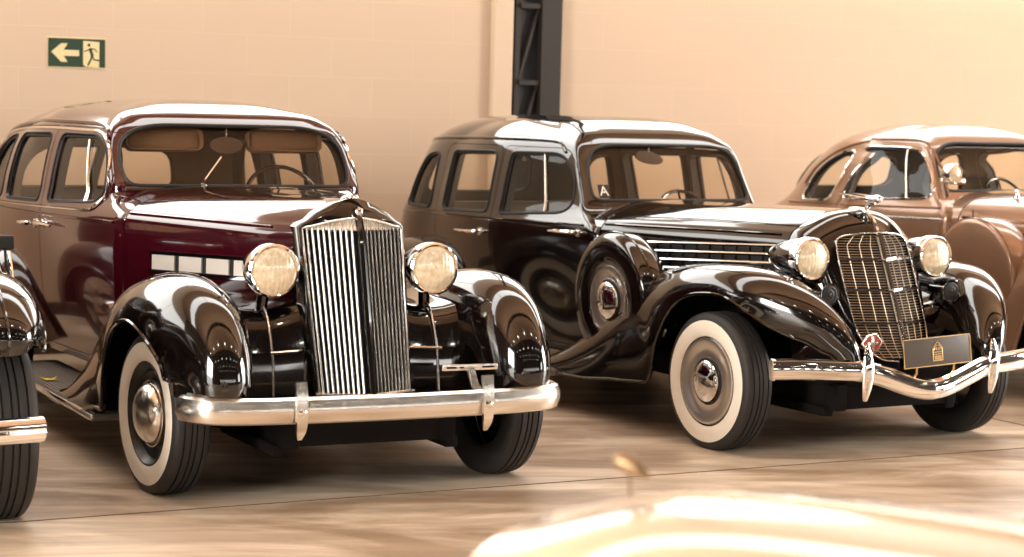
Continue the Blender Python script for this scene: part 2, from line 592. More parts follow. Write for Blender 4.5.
def tire_profile(Ro, w):
    h = w / 2
    return [(-h * 0.62, Ro * 0.60), (-h * 0.86, Ro * 0.64), (-h * 0.98, Ro * 0.76), (-h, Ro * 0.86), (-h * 0.93, Ro * 0.94), (-h * 0.78, Ro * 0.985),
            (-h * 0.55, Ro * 0.997), (-h * 0.53, Ro * 0.975), (-h * 0.47, Ro * 0.975), (-h * 0.45, Ro), (-h * 0.18, Ro), (-h * 0.16, Ro * 0.975), (-h * 0.10, Ro * 0.975), (-h * 0.08, Ro),
            (h * 0.08, Ro), (h * 0.10, Ro * 0.975), (h * 0.16, Ro * 0.975), (h * 0.18, Ro), (h * 0.45, Ro), (h * 0.47, Ro * 0.975), (h * 0.53, Ro * 0.975), (h * 0.55, Ro * 0.997),
            (h * 0.78, Ro * 0.985), (h * 0.93, Ro * 0.94), (h, Ro * 0.86), (h * 0.98, Ro * 0.76), (h * 0.86, Ro * 0.64), (h * 0.62, Ro * 0.60)]

def wheel(root, x, y, steer=0.0, kind='dark', Ro=0.35, w=0.19, white=True, zc=None, flat=True):
    """outer face towards -y for a right-hand wheel (y<0)"""
    sgn = -1 if y < 0 else 1
    zc = Ro - 0.008 if zc is None else zc
    Mx = T(x, y, zc) @ RZ(steer) @ (Matrix.Identity(4) if sgn < 0 else RZ(math.pi))
    prof = tire_profile(Ro, w)
    V, F = lathe(prof, 72, 'y')
    V, F = xf((V, F), Mx)
    V = [(a, b, max(c, 0.0)) for a, b, c in V]
    tire = mk('wheel', (V, F), 'tire', root, angle=50)
    h = w / 2
    e = -1
    if white:
        wp = [(-h * 0.90, Ro * 0.645), (-h * 1.0, Ro * 0.68), (-h * 1.015, Ro * 0.76), (-h * 1.02, Ro * 0.83), (-h * 1.0, Ro * 0.875), (-h * 0.94, Ro * 0.88)]
        V, F = xf(lathe(wp, 72, 'y'), Mx)
        mk('whitewall', ([(a, b, max(c, 0.004)) for a, b, c in V], F), 'white', tire)
    if kind == 'dark':       # black disc with a thin trim ring and a deep domed cap
        rim = [(-h * 0.86, Ro * 0.65), (-h * 0.92, Ro * 0.62), (-h * 0.70, Ro * 0.59), (-h * 0.55, Ro * 0.55), (-h * 0.62, Ro * 0.52), (-h * 0.50, Ro * 0.46), (-h * 0.40, Ro * 0.42), (-h * 0.48, Ro * 0.37), (-h * 0.5, 0.0)]
        mk('rim', xf(lathe(rim, 64, 'y'), Mx), 'rimblack', tire)
        rg = [(-h * 0.60, Ro * 0.42), (-h * 0.70, Ro * 0.415), (-h * 0.70, Ro * 0.395), (-h * 0.60, Ro * 0.39)]
        mk('trim_ring', xf(lathe(rg, 64, 'y'), Mx), 'satin', tire)
        cp = [(-h * 0.48, Ro * 0.375), (-h * 0.78, Ro * 0.375), (-h * 0.84, Ro * 0.365), (-h * 1.0, Ro * 0.345), (-h * 1.2, Ro * 0.28), (-h * 1.34, Ro * 0.19), (-h * 1.41, Ro * 0.09), (-h * 1.42, 0.0)]
        mk('hubcap', xf(lathe(cp, 56, 'y'), Mx), 'satin', tire)
    elif kind == 'disc':     # chrome wheel disc, black ring, small cap
        rim = [(-h * 0.86, Ro * 0.655), (-h * 0.93, Ro * 0.645), (-h * 0.90, Ro * 0.625)]
        mk('rim', xf(lathe(rim, 64, 'y'), Mx), 'black', tire)
        dc = [(-h * 0.80, Ro * 0.63), (-h * 0.98, Ro * 0.615), (-h * 1.0, Ro * 0.58), (-h * 0.86, Ro * 0.50), (-h * 0.80, Ro * 0.42), (-h * 0.84, Ro * 0.345), (-h * 0.7, Ro * 0.31), (-h * 0.7, 0.0)]
        mk('wheel_disc', xf(lathe(dc, 64, 'y'), Mx), 'discm', tire)
        rg = [(-h * 0.83, Ro * 0.345), (-h * 0.90, Ro * 0.335), (-h * 0.90, Ro * 0.31), (-h * 0.80, Ro * 0.30)]
        mk('trim_ring', xf(lathe(rg, 56, 'y'), Mx), 'rubber', tire)
        cp = [(-h * 0.75, Ro * 0.30), (-h * 1.0, Ro * 0.295), (-h * 1.12, Ro * 0.25), (-h * 1.19, Ro * 0.16), (-h * 1.21, 0.0)]
        cap = mk('hubcap', xf(lathe(cp, 56, 'y'), Mx), 'chrome', tire)
        return tire, Mx, cap
    else:
        rim = [(-h * 0.86, Ro * 0.64), (-h * 0.7, Ro * 0.58), (-h * 0.5, Ro * 0.48), (-h * 0.6, Ro * 0.36), (-h * 1.0, Ro * 0.30), (-h * 1.15, Ro * 0.15), (-h * 1.2, 0)]
        mk('rim', xf(lathe(rim, 48, 'y'), Mx), 'chrome', tire)
    return tire, Mx, None

def headlight(root, x, y, z, r=0.118, body='black', length=0.30, stalk=None, rim='chrome', tail=0.0, yaw=0.0):
    Mx = T(x, y, z) @ RZ(yaw)
    L = length
    prof = [(-L, 0.0), (-L * 0.97, r * 0.14), (-L * 0.85, r * 0.40), (-L * 0.62, r * 0.70), (-L * 0.36, r * 0.90), (-L * 0.12, r * 0.985), (-0.012, r)]
    b = mk('headlight', xf(lathe(prof, 48, 'x'), Mx), body, root)
    rp = [(-0.05, r * 0.985), (-0.045, r * 1.035), (-0.01, r * 1.05), (0.012, r * 1.03), (0.02, r * 0.96), (0.016, r * 0.90), (0.0, r * 0.89)]
    mk('headlight_rim', xf(lathe(rp, 56, 'x'), Mx), rim, b)
    lp = [(0.008, r * 0.92), (0.018, r * 0.78), (0.028, r * 0.5), (0.033, r * 0.2), (0.034, 0.0)]
    mk('lens', xf(lathe(lp, 48, 'x'), Mx), 'lens', b)
    if stalk:
        mk('headlight_stalk', tube(cr(stalk, 5), 0.026, 12, up=(1, 0, 0), scale=[1.0] * len(cr(stalk, 5))), body, b)
    return b

def seat(root, x, zb, w=1.16, zt=1.12, mat='cloth'):
    """bench seat: cushion plus raked backrest"""
    cu = box(x + 0.30, 0, zb, 0.52, w, 0.20, 0.06)
    o = mk('seat', cu, mat, root)
    rows = []
    for k in range(9):
        t = k / 8
        z = zb + (zt - zb) * t; xo = x - 0.10 * t
        hw = w / 2 * (1.0 if t < 0.75 else 1.0 - 0.10 * ((t - 0.75) / 0.25) ** 2)
        sec = rpoly([(xo - 0.07, -hw), (xo + 0.07, -hw), (xo + 0.07, hw), (xo - 0.07, hw)], 0.05, 3)
        kk = 1.0 if k < 8 else 0.6
        rows.append([(xo + (a - xo) * kk, b, z) for a, b in sec])
    mk('seat_back', grid(rows, closed=True, caps=True), mat, o)
    return o

def bench_bar(name, root, path, sec, mat, **kw):
    return mk(name, sweep(path, sec, **kw), mat, root)

def chassis(root, wb=3.05, tr=0.785, front=0.45, rear=-4.0, zb=0.30):
    g = join(box((front + rear) / 2, -0.36, zb, front - rear, 0.07, 0.13, 0.01), box((front + rear) / 2, 0.36, zb, front - rear, 0.07, 0.13, 0.01),
             box(front - 0.05, 0, zb, 0.08, 0.8, 0.12, 0.01), box(-1.2, 0, zb, 0.08, 0.7, 0.10, 0.01), box(-2.4, 0, zb, 0.08, 0.7, 0.10, 0.01))
    fr = mk('chassis_frame', g, 'under', root)
    g = join(tube([(0, -tr + 0.06, 0.34), (0.0, -0.5, 0.29), (0.0, 0, 0.27), (0.0, 0.5, 0.29), (0, tr - 0.06, 0.34)], 0.035, 10, up=(1, 0, 0)),
             box(0.05, -0.40, 0.22, 0.7, 0.06, 0.05, 0.01), box(0.05, 0.40, 0.22, 0.7, 0.06, 0.05, 0.01))
    mk('front_axle', g, 'under', fr)
    mk('rear_axle', join(tube([(-wb, -tr + 0.08, 0.34), (-wb, tr - 0.08, 0.34)], 0.045, 10, up=(1, 0, 0)), xf(lathe([(-0.12, 0), (-0.11, 0.08), (0, 0.15), (0.11, 0.08), (0.12, 0)], 20, 'y'), T(-wb, 0, 0.34))), 'under', fr)
    mk('engine_sump', join(box(-0.30, 0, 0.46, 1.0, 0.52, 0.46, 0.06), tube([(-0.9, 0, 0.36), (-wb + 0.1, 0, 0.34)], 0.04, 10)), 'under', fr)
    return fr
# ------------------------------------------------------------------ the maroon and black sedan
def heading(a): return a - math.pi / 2

def running_board(root, x0, x1, y0, y1, z, strip='chrome'):
    o = []
    for s in (-1, 1):
        b = mk('running_board', box((x0 + x1) / 2, s * (y0 + y1) / 2, z - 0.02, x1 - x0, y1 - y0, 0.035, 0.008), 'rbmat', root)
        V, F = [], []
        n = 15
        g = join(*[box((x0 + x1) / 2, s * (y0 + (y1 - y0) * (k + 0.5) / n), z, (x1 - x0) * 0.98, (y1 - y0) / n * 0.7, 0.005) for k in range(n)])
        mk('tread_ribs', g, 'rbmat', b, smooth=False)
        mk('edge_trim', box((x0 + x1) / 2, s * (y1 + 0.004), z - 0.022, x1 - x0, 0.012, 0.03, 0.004), strip, b)
        o.append(b)
    return o

def apron(root, x_top, z_top, x_front, z_bot, y0, y1, paint, back=-0.5, strip_y=None, name='front_apron'):
    """the panel between grille and fender: rolls over from the catwalk down to the bumper irons"""
    prof = [(back, z_top - 0.02), ((back + x_top) / 2, z_top + 0.01), (x_top, z_top), (x_top + (x_front - x_top) * 0.62, z_top - 0.035), (x_front, z_top - 0.14), (x_front + 0.035, z_top - 0.26), (x_front + 0.05, z_bot)]
    pp = cr([(a, 0, b) for a, b in prof], 6)
    for s in (-1, 1):
        rows = []
        for k in range(9):
            t = k / 8; y = y0 + (y1 - y0) * t
            sag = -0.05 * math.sin(math.pi * t)
            rows.append([(p[0] - 0.05 * (1 - t) ** 2 * 0, s * y, p[2] + sag * (1 if p[2] > z_top - 0.2 else 0.3)) for p in pp])
        o = mk(name, grid(rows), paint, root, angle=60)
        if strip_y is not None:
            path = [(p[0] + 0.004, s * strip_y, p[2] - 0.035) for p in pp[14:]]
            mk('apron_bead', tube(path, 0.006, 6, up=(0, 1, 0)), 'satin', o)

def build_maroon():
    X, Y, A = -0.7822, 9.0733, R(26.5)
    root = empty('vintage_sedan', (X, Y, 0), heading(A), 'dark maroon and black vintage sedan with a tall vertical-bar grille and straight bumper', 'car')
    P = 'maroon'
    lv = [  # z, x_rear, x_front, w_rear, w_mid, w_front, rear len, front corner, x_mid
        (0.36, -4.20, -1.046, .72, .735, .655, .7, .025, -2.45),
        (0.62, -4.30, -1.046, .77, .785, .668, .7, .025, -2.45),
        (0.90, -4.28, -1.046, .79, .810, .680, .7, .025, -2.45),
        (1.07, -4.20, -1.046, .79, .812, .680, .7, .025, -2.45),
        (1.13, -4.16, -1.06, .782, .803, .672, .7, .03, -2.45),
        (1.20, -4.10, -1.28, .772, .793, .655, .7, .09, -2.45),
        (1.27, -4.04, -1.31, .760, .782, .650, .7, .085, -2.45),
        (1.40, -3.90, -1.40, .725, .755, .638, .7, .085, -2.45),
        (1.495, -3.76, -1.465, .68, .722, .620, .7, .09, -2.45),
        (1.56, -3.60, -1.52, .62, .672, .580, .7, .12, -2.45),
        (1.615, -3.40, -1.60, .53, .590, .500, .65, .2, -2.45),
        (1.655, -3.12, -1.76, .38, .440, .360, .5, .3, -2.4),
        (1.678, -2.86, -1.93, .22, .250, .215, .35, .3, -2.4)]
    fw = rpoly([(-2.13, 1.138), (-1.50, 1.168), (-1.43, 1.24), (-1.47, 1.41), (-1.62, 1.492), (-2.12, 1.490)], [.05, .07, .08, .09, .10, .05])
    rw = rpoly([(-2.95, 1.115), (-2.26, 1.134), (-2.26, 1.488), (-2.93, 1.472)], [.06, .05, .05, .08])
    qw = rpoly([(-3.52, 1.11), (-3.09, 1.115), (-3.08, 1.465), (-3.30, 1.44), (-3.46, 1.30)], [.08, .06, .06, .12, .14])
    fd = rpoly([(-2.19, .40), (-1.12, .40), (-1.12, 1.10), (-1.16, 1.16), (-1.345, 1.21), (-1.385, 1.36), (-1.46, 1.50), (-1.60, 1.528), (-2.19, 1.528)], [.05, .08, .02, .03, .05, .1, .05, .08, .04])
    rd = rpoly([(-2.55, .40), (-2.21, .40), (-2.21, 1.528), (-3.01, 1.513), (-3.01, 1.05), (-2.93, .80), (-2.66, .62)], [.05, .05, .04, .08, .1, .2, .1])
    ws = rpoly([(-.585, 1.258), (.585, 1.258), (.60, 1.40), (.565, 1.50), (.42, 1.555), (-.42, 1.555), (-.565, 1.50), (-.60, 1.40)], [.07, .07, .1, .1, .12, .12, .1, .1])
    rwn = [rpoly([(-.50, 1.12), (-.02, 1.12), (-.02, 1.385), (-.42, 1.385)], [.07, .03, .03, .16]), rpoly([(.02, 1.12), (.50, 1.12), (.42, 1.385), (.02, 1.385)], [.03, .07, .16, .03])]
    body, ref, doors = build_body(root, lv, P, [('front', fw), ('rear', rw), ('quarter', qw)], [ws], rwn, [('front', fd), ('rear', rd)],
                                  trim=('rubber', .004), handles=[('front', -2.13, -1.92, 1.025), ('rear', -2.27, -2.46, 1.015)], posts=[('front', -1.63, -1.75, 1.165, 1.470)])
    for s in (-1, 1):
        # belt bead, drip rail, bright moulding round the windows
        bp = []
        for k in range(40):
            x = -1.16 - 2.6 * k / 39; z = 1.088 - 0.045 * (k / 39)
            p, n = ref.side(x, z, s); bp.append(p + n * 0.002)
        mk('belt_moulding', tube(bp, 0.0085, 6, up=(0, 1, 0)), P, body)
        dp = [ref.side(x, z, s) for x, z in [tuple(v) for v in cr([(-3.78, 1.22, 0), (-3.62, 1.38, 0), (-3.35, 1.485, 0), (-2.75, 1.545, 0), (-2.2, 1.552, 0), (-1.75, 1.548, 0), (-1.58, 1.528, 0), (-1.50, 1.48, 0)], 6)] and [(v[0], v[1]) for v in cr([(-3.78, 1.22, 0), (-3.62, 1.38, 0), (-3.35, 1.485, 0), (-2.75, 1.545, 0), (-2.2, 1.552, 0), (-1.75, 1.548, 0), (-1.58, 1.528, 0), (-1.50, 1.48, 0)], 6)]]
        mk('drip_rail', tube([p + n * 0.004 for p, n in dp if p is not None], 0.010, 6, up=(0, 1, 0)), P, body)
        big = rpoly([(-3.58, 1.075), (-1.46, 1.125), (-1.385, 1.22), (-1.435, 1.43), (-1.60, 1.512), (-2.3, 1.516), (-3.10, 1.495), (-3.42, 1.455), (-3.56, 1.30)], [.1, .1, .1, .1, .12, .2, .2, .15, .2])
        mk('window_moulding', tube(outline3(ref, big, 'side', 0.004, s), 0.0075, 6, closed=True, up=(0, 1, 0)), 'chrome', body)
    # cowl and hood
    s0 = [(0, 1.262), (.30, 1.256), (.50, 1.235), (.61, 1.195), (.655, 1.145), (.676, 1.05), (.676, .62)]
    s1 = [(0, 1.258), (.29, 1.250), (.48, 1.225), (.59, 1.185), (.645, 1.140), (.668, 1.05), (.668, .62)]
    s2 = [(0, 1.258), (.22, 1.246), (.37, 1.215), (.44, 1.175), (.480, 1.135), (.500, 1.05), (.505, .62)]
    s3 = [(0, 1.266), (.16, 1.247), (.27, 1.205), (.32, 1.165), (.345, 1.135), (.362, 1.05), (.365, .62)]
    s4 = [(0, 1.272), (.09, 1.245), (.165, 1.205), (.215, 1.165), (.240, 1.140), (.252, 1.05), (.255, .62)]
    hood_part('cowl', root, [(-1.42, s0), (-1.20, s0), (-1.048, s1)], P)
    hood, href = hood_part('hood', root, [(-1.038, s1), (-.55, s2), (-.12, s3), (.13, s4)], P)
    for s in (-1, 1):
        pth = [href.side(-1.03 + 1.02 * k / 24, 1.14, s) for k in range(25)]
        mk('hood_hinge_bead', tube([p + n * 0.001 for p, n in pth if p is not None], 0.008, 6, up=(0, 1, 0)), P, hood)
        # side vent band: a bright frame with four brushed panels
        def strip(xa, xb, za, zb, zoff, name, mat, n=6, th=0.010):
            rows = []
            for k in range(n + 1):
                x = xa + (xb - xa) * k / n
                r = []
                for j in range(4):
                    z = za + (zb - za) * j / 3 + zoff * (x + 1.0)
                    p, nn = href.side(x, z, s); r.append(p + nn * th)
                rows.append(r)
            b2 = [[Vector(q) for q in r] for r in rows]
            for r, r0 in zip(b2, rows): pass
            g = grid(rows)
            me = mesh_of(g, (mat,)); me = solidify(me, 0.02); me.name = name; finish(me); return new_obj(name, me, hood)
        strip(-.835, -.02, .958, .972, .030, 'vent_frame', 'chrome', 16, 0.012)
        strip(-.835, -.02, .868, .882, .030, 'vent_frame', 'chrome', 16, 0.012)
        strip(-.825, -.025, .882, .958, .030, 'vent_recess', 'dark', 16, 0.002)
        for k in range(4):
            xa = -.815 + .200 * k
            strip(xa, xa + .163, .886, .954, .030, 'vent_panel', 'panel', 6, 0.009)
    # grille shell: V-fronted, shouldered arch at the top
    def gx(y, z, back=0.0):
        return 0.165 + (1.155 - z) * 0.255 + (0.105 if z < 1.16 else 0.105 * max(0.0, 1 - (z - 1.16) / 0.25)) * (1 - abs(y) / 0.25) - back
    outer = [(-.224, .44), (-.249, 1.150), (-.230, 1.166), (-.205, 1.178), (-.165, 1.212), (-.10, 1.248), (-.04, 1.270), (0, 1.277)]
    outer = outer + [(-y, z) for y, z in reversed(outer[:-1])]
    inner = [(-.208, .455), (-.232, 1.143), (-.218, 1.150), (-.192, 1.155), (-.155, 1.166), (-.095, 1.181), (-.04, 1.190), (0, 1.193)]
    inner = inner + [(-y, z) for y, z in reversed(inner[:-1])]
    def ring(o, b, grow=1.0): return [(gx(y, z, b), y * grow, z) for y, z in o]
    mid = [((a[0] + b[0]) / 2, (a[1] + b[1]) / 2) for a, b in zip(outer, inner)]
    rows = [ring(inner, 0.05), ring(inner, 0.002), ring(mid, -0.003), ring(outer, 0.003), ring(outer, 0.02, 1.012), ring(outer, 0.06, 1.02), ring([(y * 1.02, z - .004) for y, z in outer], 0.23)]
    shell = mk('grille_shell', grid([list(r) for r in rows]), 'black', root, angle=50)
    mk('grille_edge', tube([(gx(y, z, -0.004), y, z) for y, z in inner], 0.005, 6, up=(1, 0, 0)), 'satin', shell)
    # polished header band under the arch, core behind, bars
    top = 1.140
    hb = []
    for k in range(33):
        y = -.214 + .428 * k / 32
        zt = None
        for (y0, z0), (y1, z1) in zip(inner[1:-1], inner[2:]):
            if y0 <= y <= y1: zt = z0 + (z1 - z0) * (y - y0) / max(1e-6, y1 - y0)
        if zt is None: zt = 1.15
        hb.append((y, zt))
    rows = [[(gx(y, top, 0.006), y, top) for y, z in hb], [(gx(y, z, 0.012), y, z - 0.002) for y, z in hb]]
    hd = mk('grille_header', grid(rows), 'panel', shell)
    mk('header_slots', join(*[box(gx(y, (top + z) / 2, 0.006), y, (top + z) / 2 + 0.004, 0.006, 0.003, max(0.012, (z - top) * 0.72)) for y, z in hb[1:-1]]), 'satin', hd, smooth=False)
    rows = [[(gx(y, .44, 0.035), y, .44) for y, z in hb], [(gx(y, top, 0.035), y, top) for y, z in hb], [(gx(y, z, 0.03), y, z) for y, z in hb]]
    mk('radiator_core', grid(rows), 'dark', shell)
    for s in (-1, 1):
        for k in range(9):
            f = (k + 0.5) / 9
            pth = []
            for q in range(11):
                z = .452 + (top + 0.006 - .452) * q / 10
                y = s * (0.022 + (0.202 + 0.022 * q / 10 - 0.022) * f)
                pth.append((gx(y, z, 0.006), y, z))
            mk('grille_bar', sweep(pth, [(-.0042, .012), (.0, .017), (.0042, .012), (.0042, -.012), (-.0042, -.012)] if False else [(-.0055, -.014), (.0055, -.014), (.0065, .006), (.003, .014), (-.003, .014), (-.0065, .006)], up=(1, 0, 0)), 'bar', shell)
    pth = [(gx(0, .445 + .79 * q / 10, -0.012), 0, .445 + .79 * q / 10) for q in range(11)]
    mk('center_bar', sweep(pth, [(-.016, -.014), (.016, -.014), (.013, .006), (.0, .014), (-.013, .006)], up=(1, 0, 0)), 'black', shell)
    mk('crest_badge', join(xf(lathe([(-.012, .0), (-.010, .016), (.004, .018), (.012, .010), (.014, 0)], 20, 'x'), T(gx(0, 1.222, -0.03), 0, 1.222)), tube([(gx(0, 1.21, -0.018), 0, 1.21), (gx(0, 1.15, -0.012), 0, 1.15)], 0.007, 8, up=(1, 0, 0))), 'chrome', shell)
    mk('grille_sill', box(0.46, 0, .437, .05, .05, .02, .004), 'satin', shell)
    mk('bottom_trim', tube([(gx(y, .447, -0.01), y, .447) for y in (-.225, -.1, -.01, .01, .1, .225)], 0.010, 8), 'bar', shell)
    # mascot base on top of the shell
    mb = join(xf(lathe([(1.262, .0), (1.262, .040), (1.276, .036), (1.284, .018), (1.288, .0)], 24, 'z'), T(.13, 0, 0)), tube([(.17, 0, 1.284), (.12, 0, 1.290), (.02, 0, 1.292)], 0.012, 10, up=(0, 1, 0), scale=[.6, 1.2, .5]))
    mk('hood_ornament', mb, 'chrome', hood)
    # fenders
    ft = [(-1.44, .262, .925, .64, .05, .03), (-1.22, .335, .925, .63, .13, .06), (-1.00, .495, .925, .60, .33, .12), (-.78, .700, .925, .56, .50, .20), (-.48, .855, .928, .50, .26, .25),
          (-.12, .938, .932, .47, .205, .26), (.20, .930, .910, .50, .26, .26), (.43, .850, .880, .515, .31, .26), (.57, .700, .866, .530, .335, .24), (.62, .55, .855, .54, .30, .22), (.605, .42, .840, .55, .29, .18)]
    fender(root, 'front_fender', ft, 'black', 2.1)
    WB = -3.05
    fr = [(-2.44, .34, .93, .66, .04, .04), (-2.56, .56, .935, .64, .09, .12), (-2.74, .76, .935, .62, .14, .2), (-3.0, .86, .935, .60, .17, .25), (-3.3, .84, .93, .60, .19, .25), (-3.58, .70, .92, .60, .2, .25), (-3.76, .48, .90, .62, .18, .2), (-3.82, .33, .89, .64, .15, .15)]
    fender(root, 'rear_fender', fr[::-1], 'black', 2.5)
    running_board(root, -2.52, -.62, .62, .925, .255)
    apron(root, .08, .845, .23, .36, .20, .62, 'black', strip_y=.385)
    for s in (-1, 1):
        mk('apron_trim', tube([(.27, s * .40, .62), (.262, s * .33, .622), (.25, s * .25, .624)], 0.007, 6), 'satin', root)
    # headlights
    for s in (-1, 1):
        headlight(root, .222, s * .374, .968, .112, 'black', .30, stalk=[(.12, s * .378, .90), (.11, s * .380, .85), (.10, s * .385, .79)])
        mk('headlight_brace', tube([(.10, s * .36, .95), (.09, s * .30, .95), (.10, s * .24, .96)], 0.012, 8), 'satin', root)
    # wheels
    for s in (-1, 1):
        wheel(root, 0, s * .783, R(5), 'dark', w=.172)
        wheel(root, WB, s * .785, 0, 'dark')
    # bumper, guards, number plate bracket
    bw = [(.43, -.845), (.49, -.838), (.553, -.812), (.612, -.75), (.652, -.60), (.672, -.42), (.690, 0), (.672, .42), (.652, .60), (.61, .76), (.545, .822), (.47, .842), (.40, .848)]
    path = cr([(x, y, .432) for x, y in bw], 5)
    sec = [(-.018, -.046), (.0, -.055), (.018, -.046), (.028, -.02), (.031, 0), (.028, .02), (.018, .046), (.0, .055), (-.018, .046), (-.014, 0)]
    n = len(path); sc = [0.55 if i in (0, n - 1) else (0.85 if i in (1, n - 2) else 1.0) for i in range(n)]
    bmp = mk('bumper', sweep(path, [(a, b) for a, b in sec], scale=sc), 'satin', root)
    for s in (-1, 1):
        y = s * .42
        gp = cr([(.690, y, .315), (.712, y, .36), (.718, y, .43), (.712, y, .50), (.700, y, .552)], 4)
        gd = mk('bumper_guard', sweep(gp, [(-.026, -.008), (.026, -.008), (.024, .008), (-.024, .008)], up=(1, 0, 0), scale=[.35, .5, .62, .75, .85, .92, .98, 1, 1, 1, 1, 1, 1, 1, 1, 1, 1][:len(gp)]), 'satin', bmp)
        mk('bolt', xf(lathe([(0, .018), (.008, .017), (.014, .010), (.016, 0)], 16, 'x'), T(.722, y, .432)), 'chrome', gd)
        mk('bumper_iron', tube([(.66, y, .43), (.50, y * .95, .40), (.20, y * .86, .33)], 0.02, 8), 'under', bmp)
    pb = mk('plate_bracket', join(box(.60, .385, .575, .012, .262, .026, .004)), 'satin', bmp)
    mk('bracket_slots', join(box(.607, .295, .576, .004, .045, .008), box(.607, .47, .576, .004, .055, .008), box(.607, .345, .576, .004, .018, .008)), 'dark', pb, smooth=False)
    mk('bracket_arm', sweep([(.60, .385, .57), (.62, .40, .50), (.65, .42, .46)], [(-.018, -.006), (.018, -.006), (.018, .006), (-.018, .006)], up=(1, 0, 0)), 'satin', pb)
    rb = [(-4.44, -.80), (-4.52, -.6), (-4.56, 0), (-4.52, .6), (-4.44, .80)]
    mk('rear_bumper', sweep(cr([(x, y, .43) for x, y in rb], 6), [(-a, b) for a, b in sec]), 'satin', root)
    ch = chassis(root, 3.05)
    mk('splash_apron', join(box(.30, 0, .40, .3, .9, .06, .01), box(.40, 0, .38, .10, .74, .07, .02)), 'under', ch)
    # cabin
    seat(root, -2.12, .56, 1.26, 1.10); seat(root, -3.22, .58, 1.24, 1.08)
    mk('dashboard', join(box(-1.40, 0, 1.15, .14, 1.20, .17, .03), box(-1.36, 0, 1.243, .12, 1.18, .02, .008)), 'dash', root)
    sw = [(0, .205 * math.cos(t * math.pi / 16), .205 * math.sin(t * math.pi / 16)) for t in range(32)]
    SM = T(-1.68, .36, 1.16) @ RY(R(-28))
    st = mk('steering_wheel', xf(tube(sw, .011, 8, closed=True, up=(1, 0, 0)), SM), 'bakelite', root)
    mk('wheel_spokes', join(*[xf(tube([(0, 0, 0), (0, .2 * math.cos(a), .2 * math.sin(a))], .007, 6), SM) for a in (R(90), R(210), R(330))], xf(lathe([(-.03, 0), (-.02, .045), (.02, .03), (.025, 0)], 16, 'x'), SM), tube([SM @ Vector((0, 0, 0)), (-1.3, .36, .86)], .018, 8)), 'bakelite', st)
    for s in (-1, 1):
        mk('sun_visor', xf(box(0, 0, 0, .018, .40, .115, .035), T(-1.58, s * .32, 1.478) @ RY(R(-14))), 'visor', root)
    mr = mk('rear_view_mirror', xf(lathe([(-.012, 0), (-.010, .085), (.006, .085), (.010, 0)], 24, 'x'), T(-1.55, .0, 1.455) @ Matrix.Diagonal((1, 1, .5, 1))), 'dash', root)
    mk('mirror_stem', tube([(-1.55, 0, 1.47), (-1.56, 0, 1.56)], .005, 6, up=(1, 0, 0)), 'satin', mr)
    for y0, y1 in ((-.20, -.08),):
        w0, _ = ref.front(y0, 1.27); w1, _ = ref.front(y1 + (0.0), 1.40)
        wp = mk('wiper', join(tube([w0 + Vector((.02, 0, -.015)), w0 + Vector((.035, 0, .02)), w1 + Vector((.012, 0, 0))], .0045, 6, up=(1, 0, 0)), xf(lathe([(-.01, 0), (-.01, .016), (.02, .012), (.024, 0)], 12, 'x'), Matrix.Translation(w0 + Vector((.012, 0, -.012))))), 'chrome', root)
    return root
# ------------------------------------------------------------------ the black sedan with side-mounted spares, and its neighbours
BLACK_LV = [
    (0.30, -3.98, -1.352, .64, .735, .640, .8, .025, -2.5),
    (0.60, -4.10, -1.352, .70, .775, .655, .8, .025, -2.5),
    (0.85, -4.10, -1.352, .73, .790, .662, .8, .025, -2.5),
    (1.00, -4.05, -1.352, .73, .790, .662, .8, .025, -2.5),
    (1.05, -4.02, -1.41, .725, .783, .652, .8, .09, -2.5),
    (1.11, -3.98, -1.53, .715, .772, .625, .8, .085, -2.5),
    (1.17, -3.96, -1.565, .705, .762, .610, .8, .085, -2.5),
    (1.31, -3.89, -1.64, .680, .735, .592, .8, .085, -2.5),
    (1.43, -3.80, -1.70, .650, .708, .575, .75, .09, -2.5),
    (1.495, -3.72, -1.745, .615, .674, .545, .72, .12, -2.5),
    (1.558, -3.58, -1.83, .55, .610, .480, .68, .2, -2.5),
    (1.608, -3.38, -1.95, .45, .505, .390, .6, .3, -2.5),
    (1.640, -3.08, -2.12, .28, .320, .250, .45, .3, -2.5)]

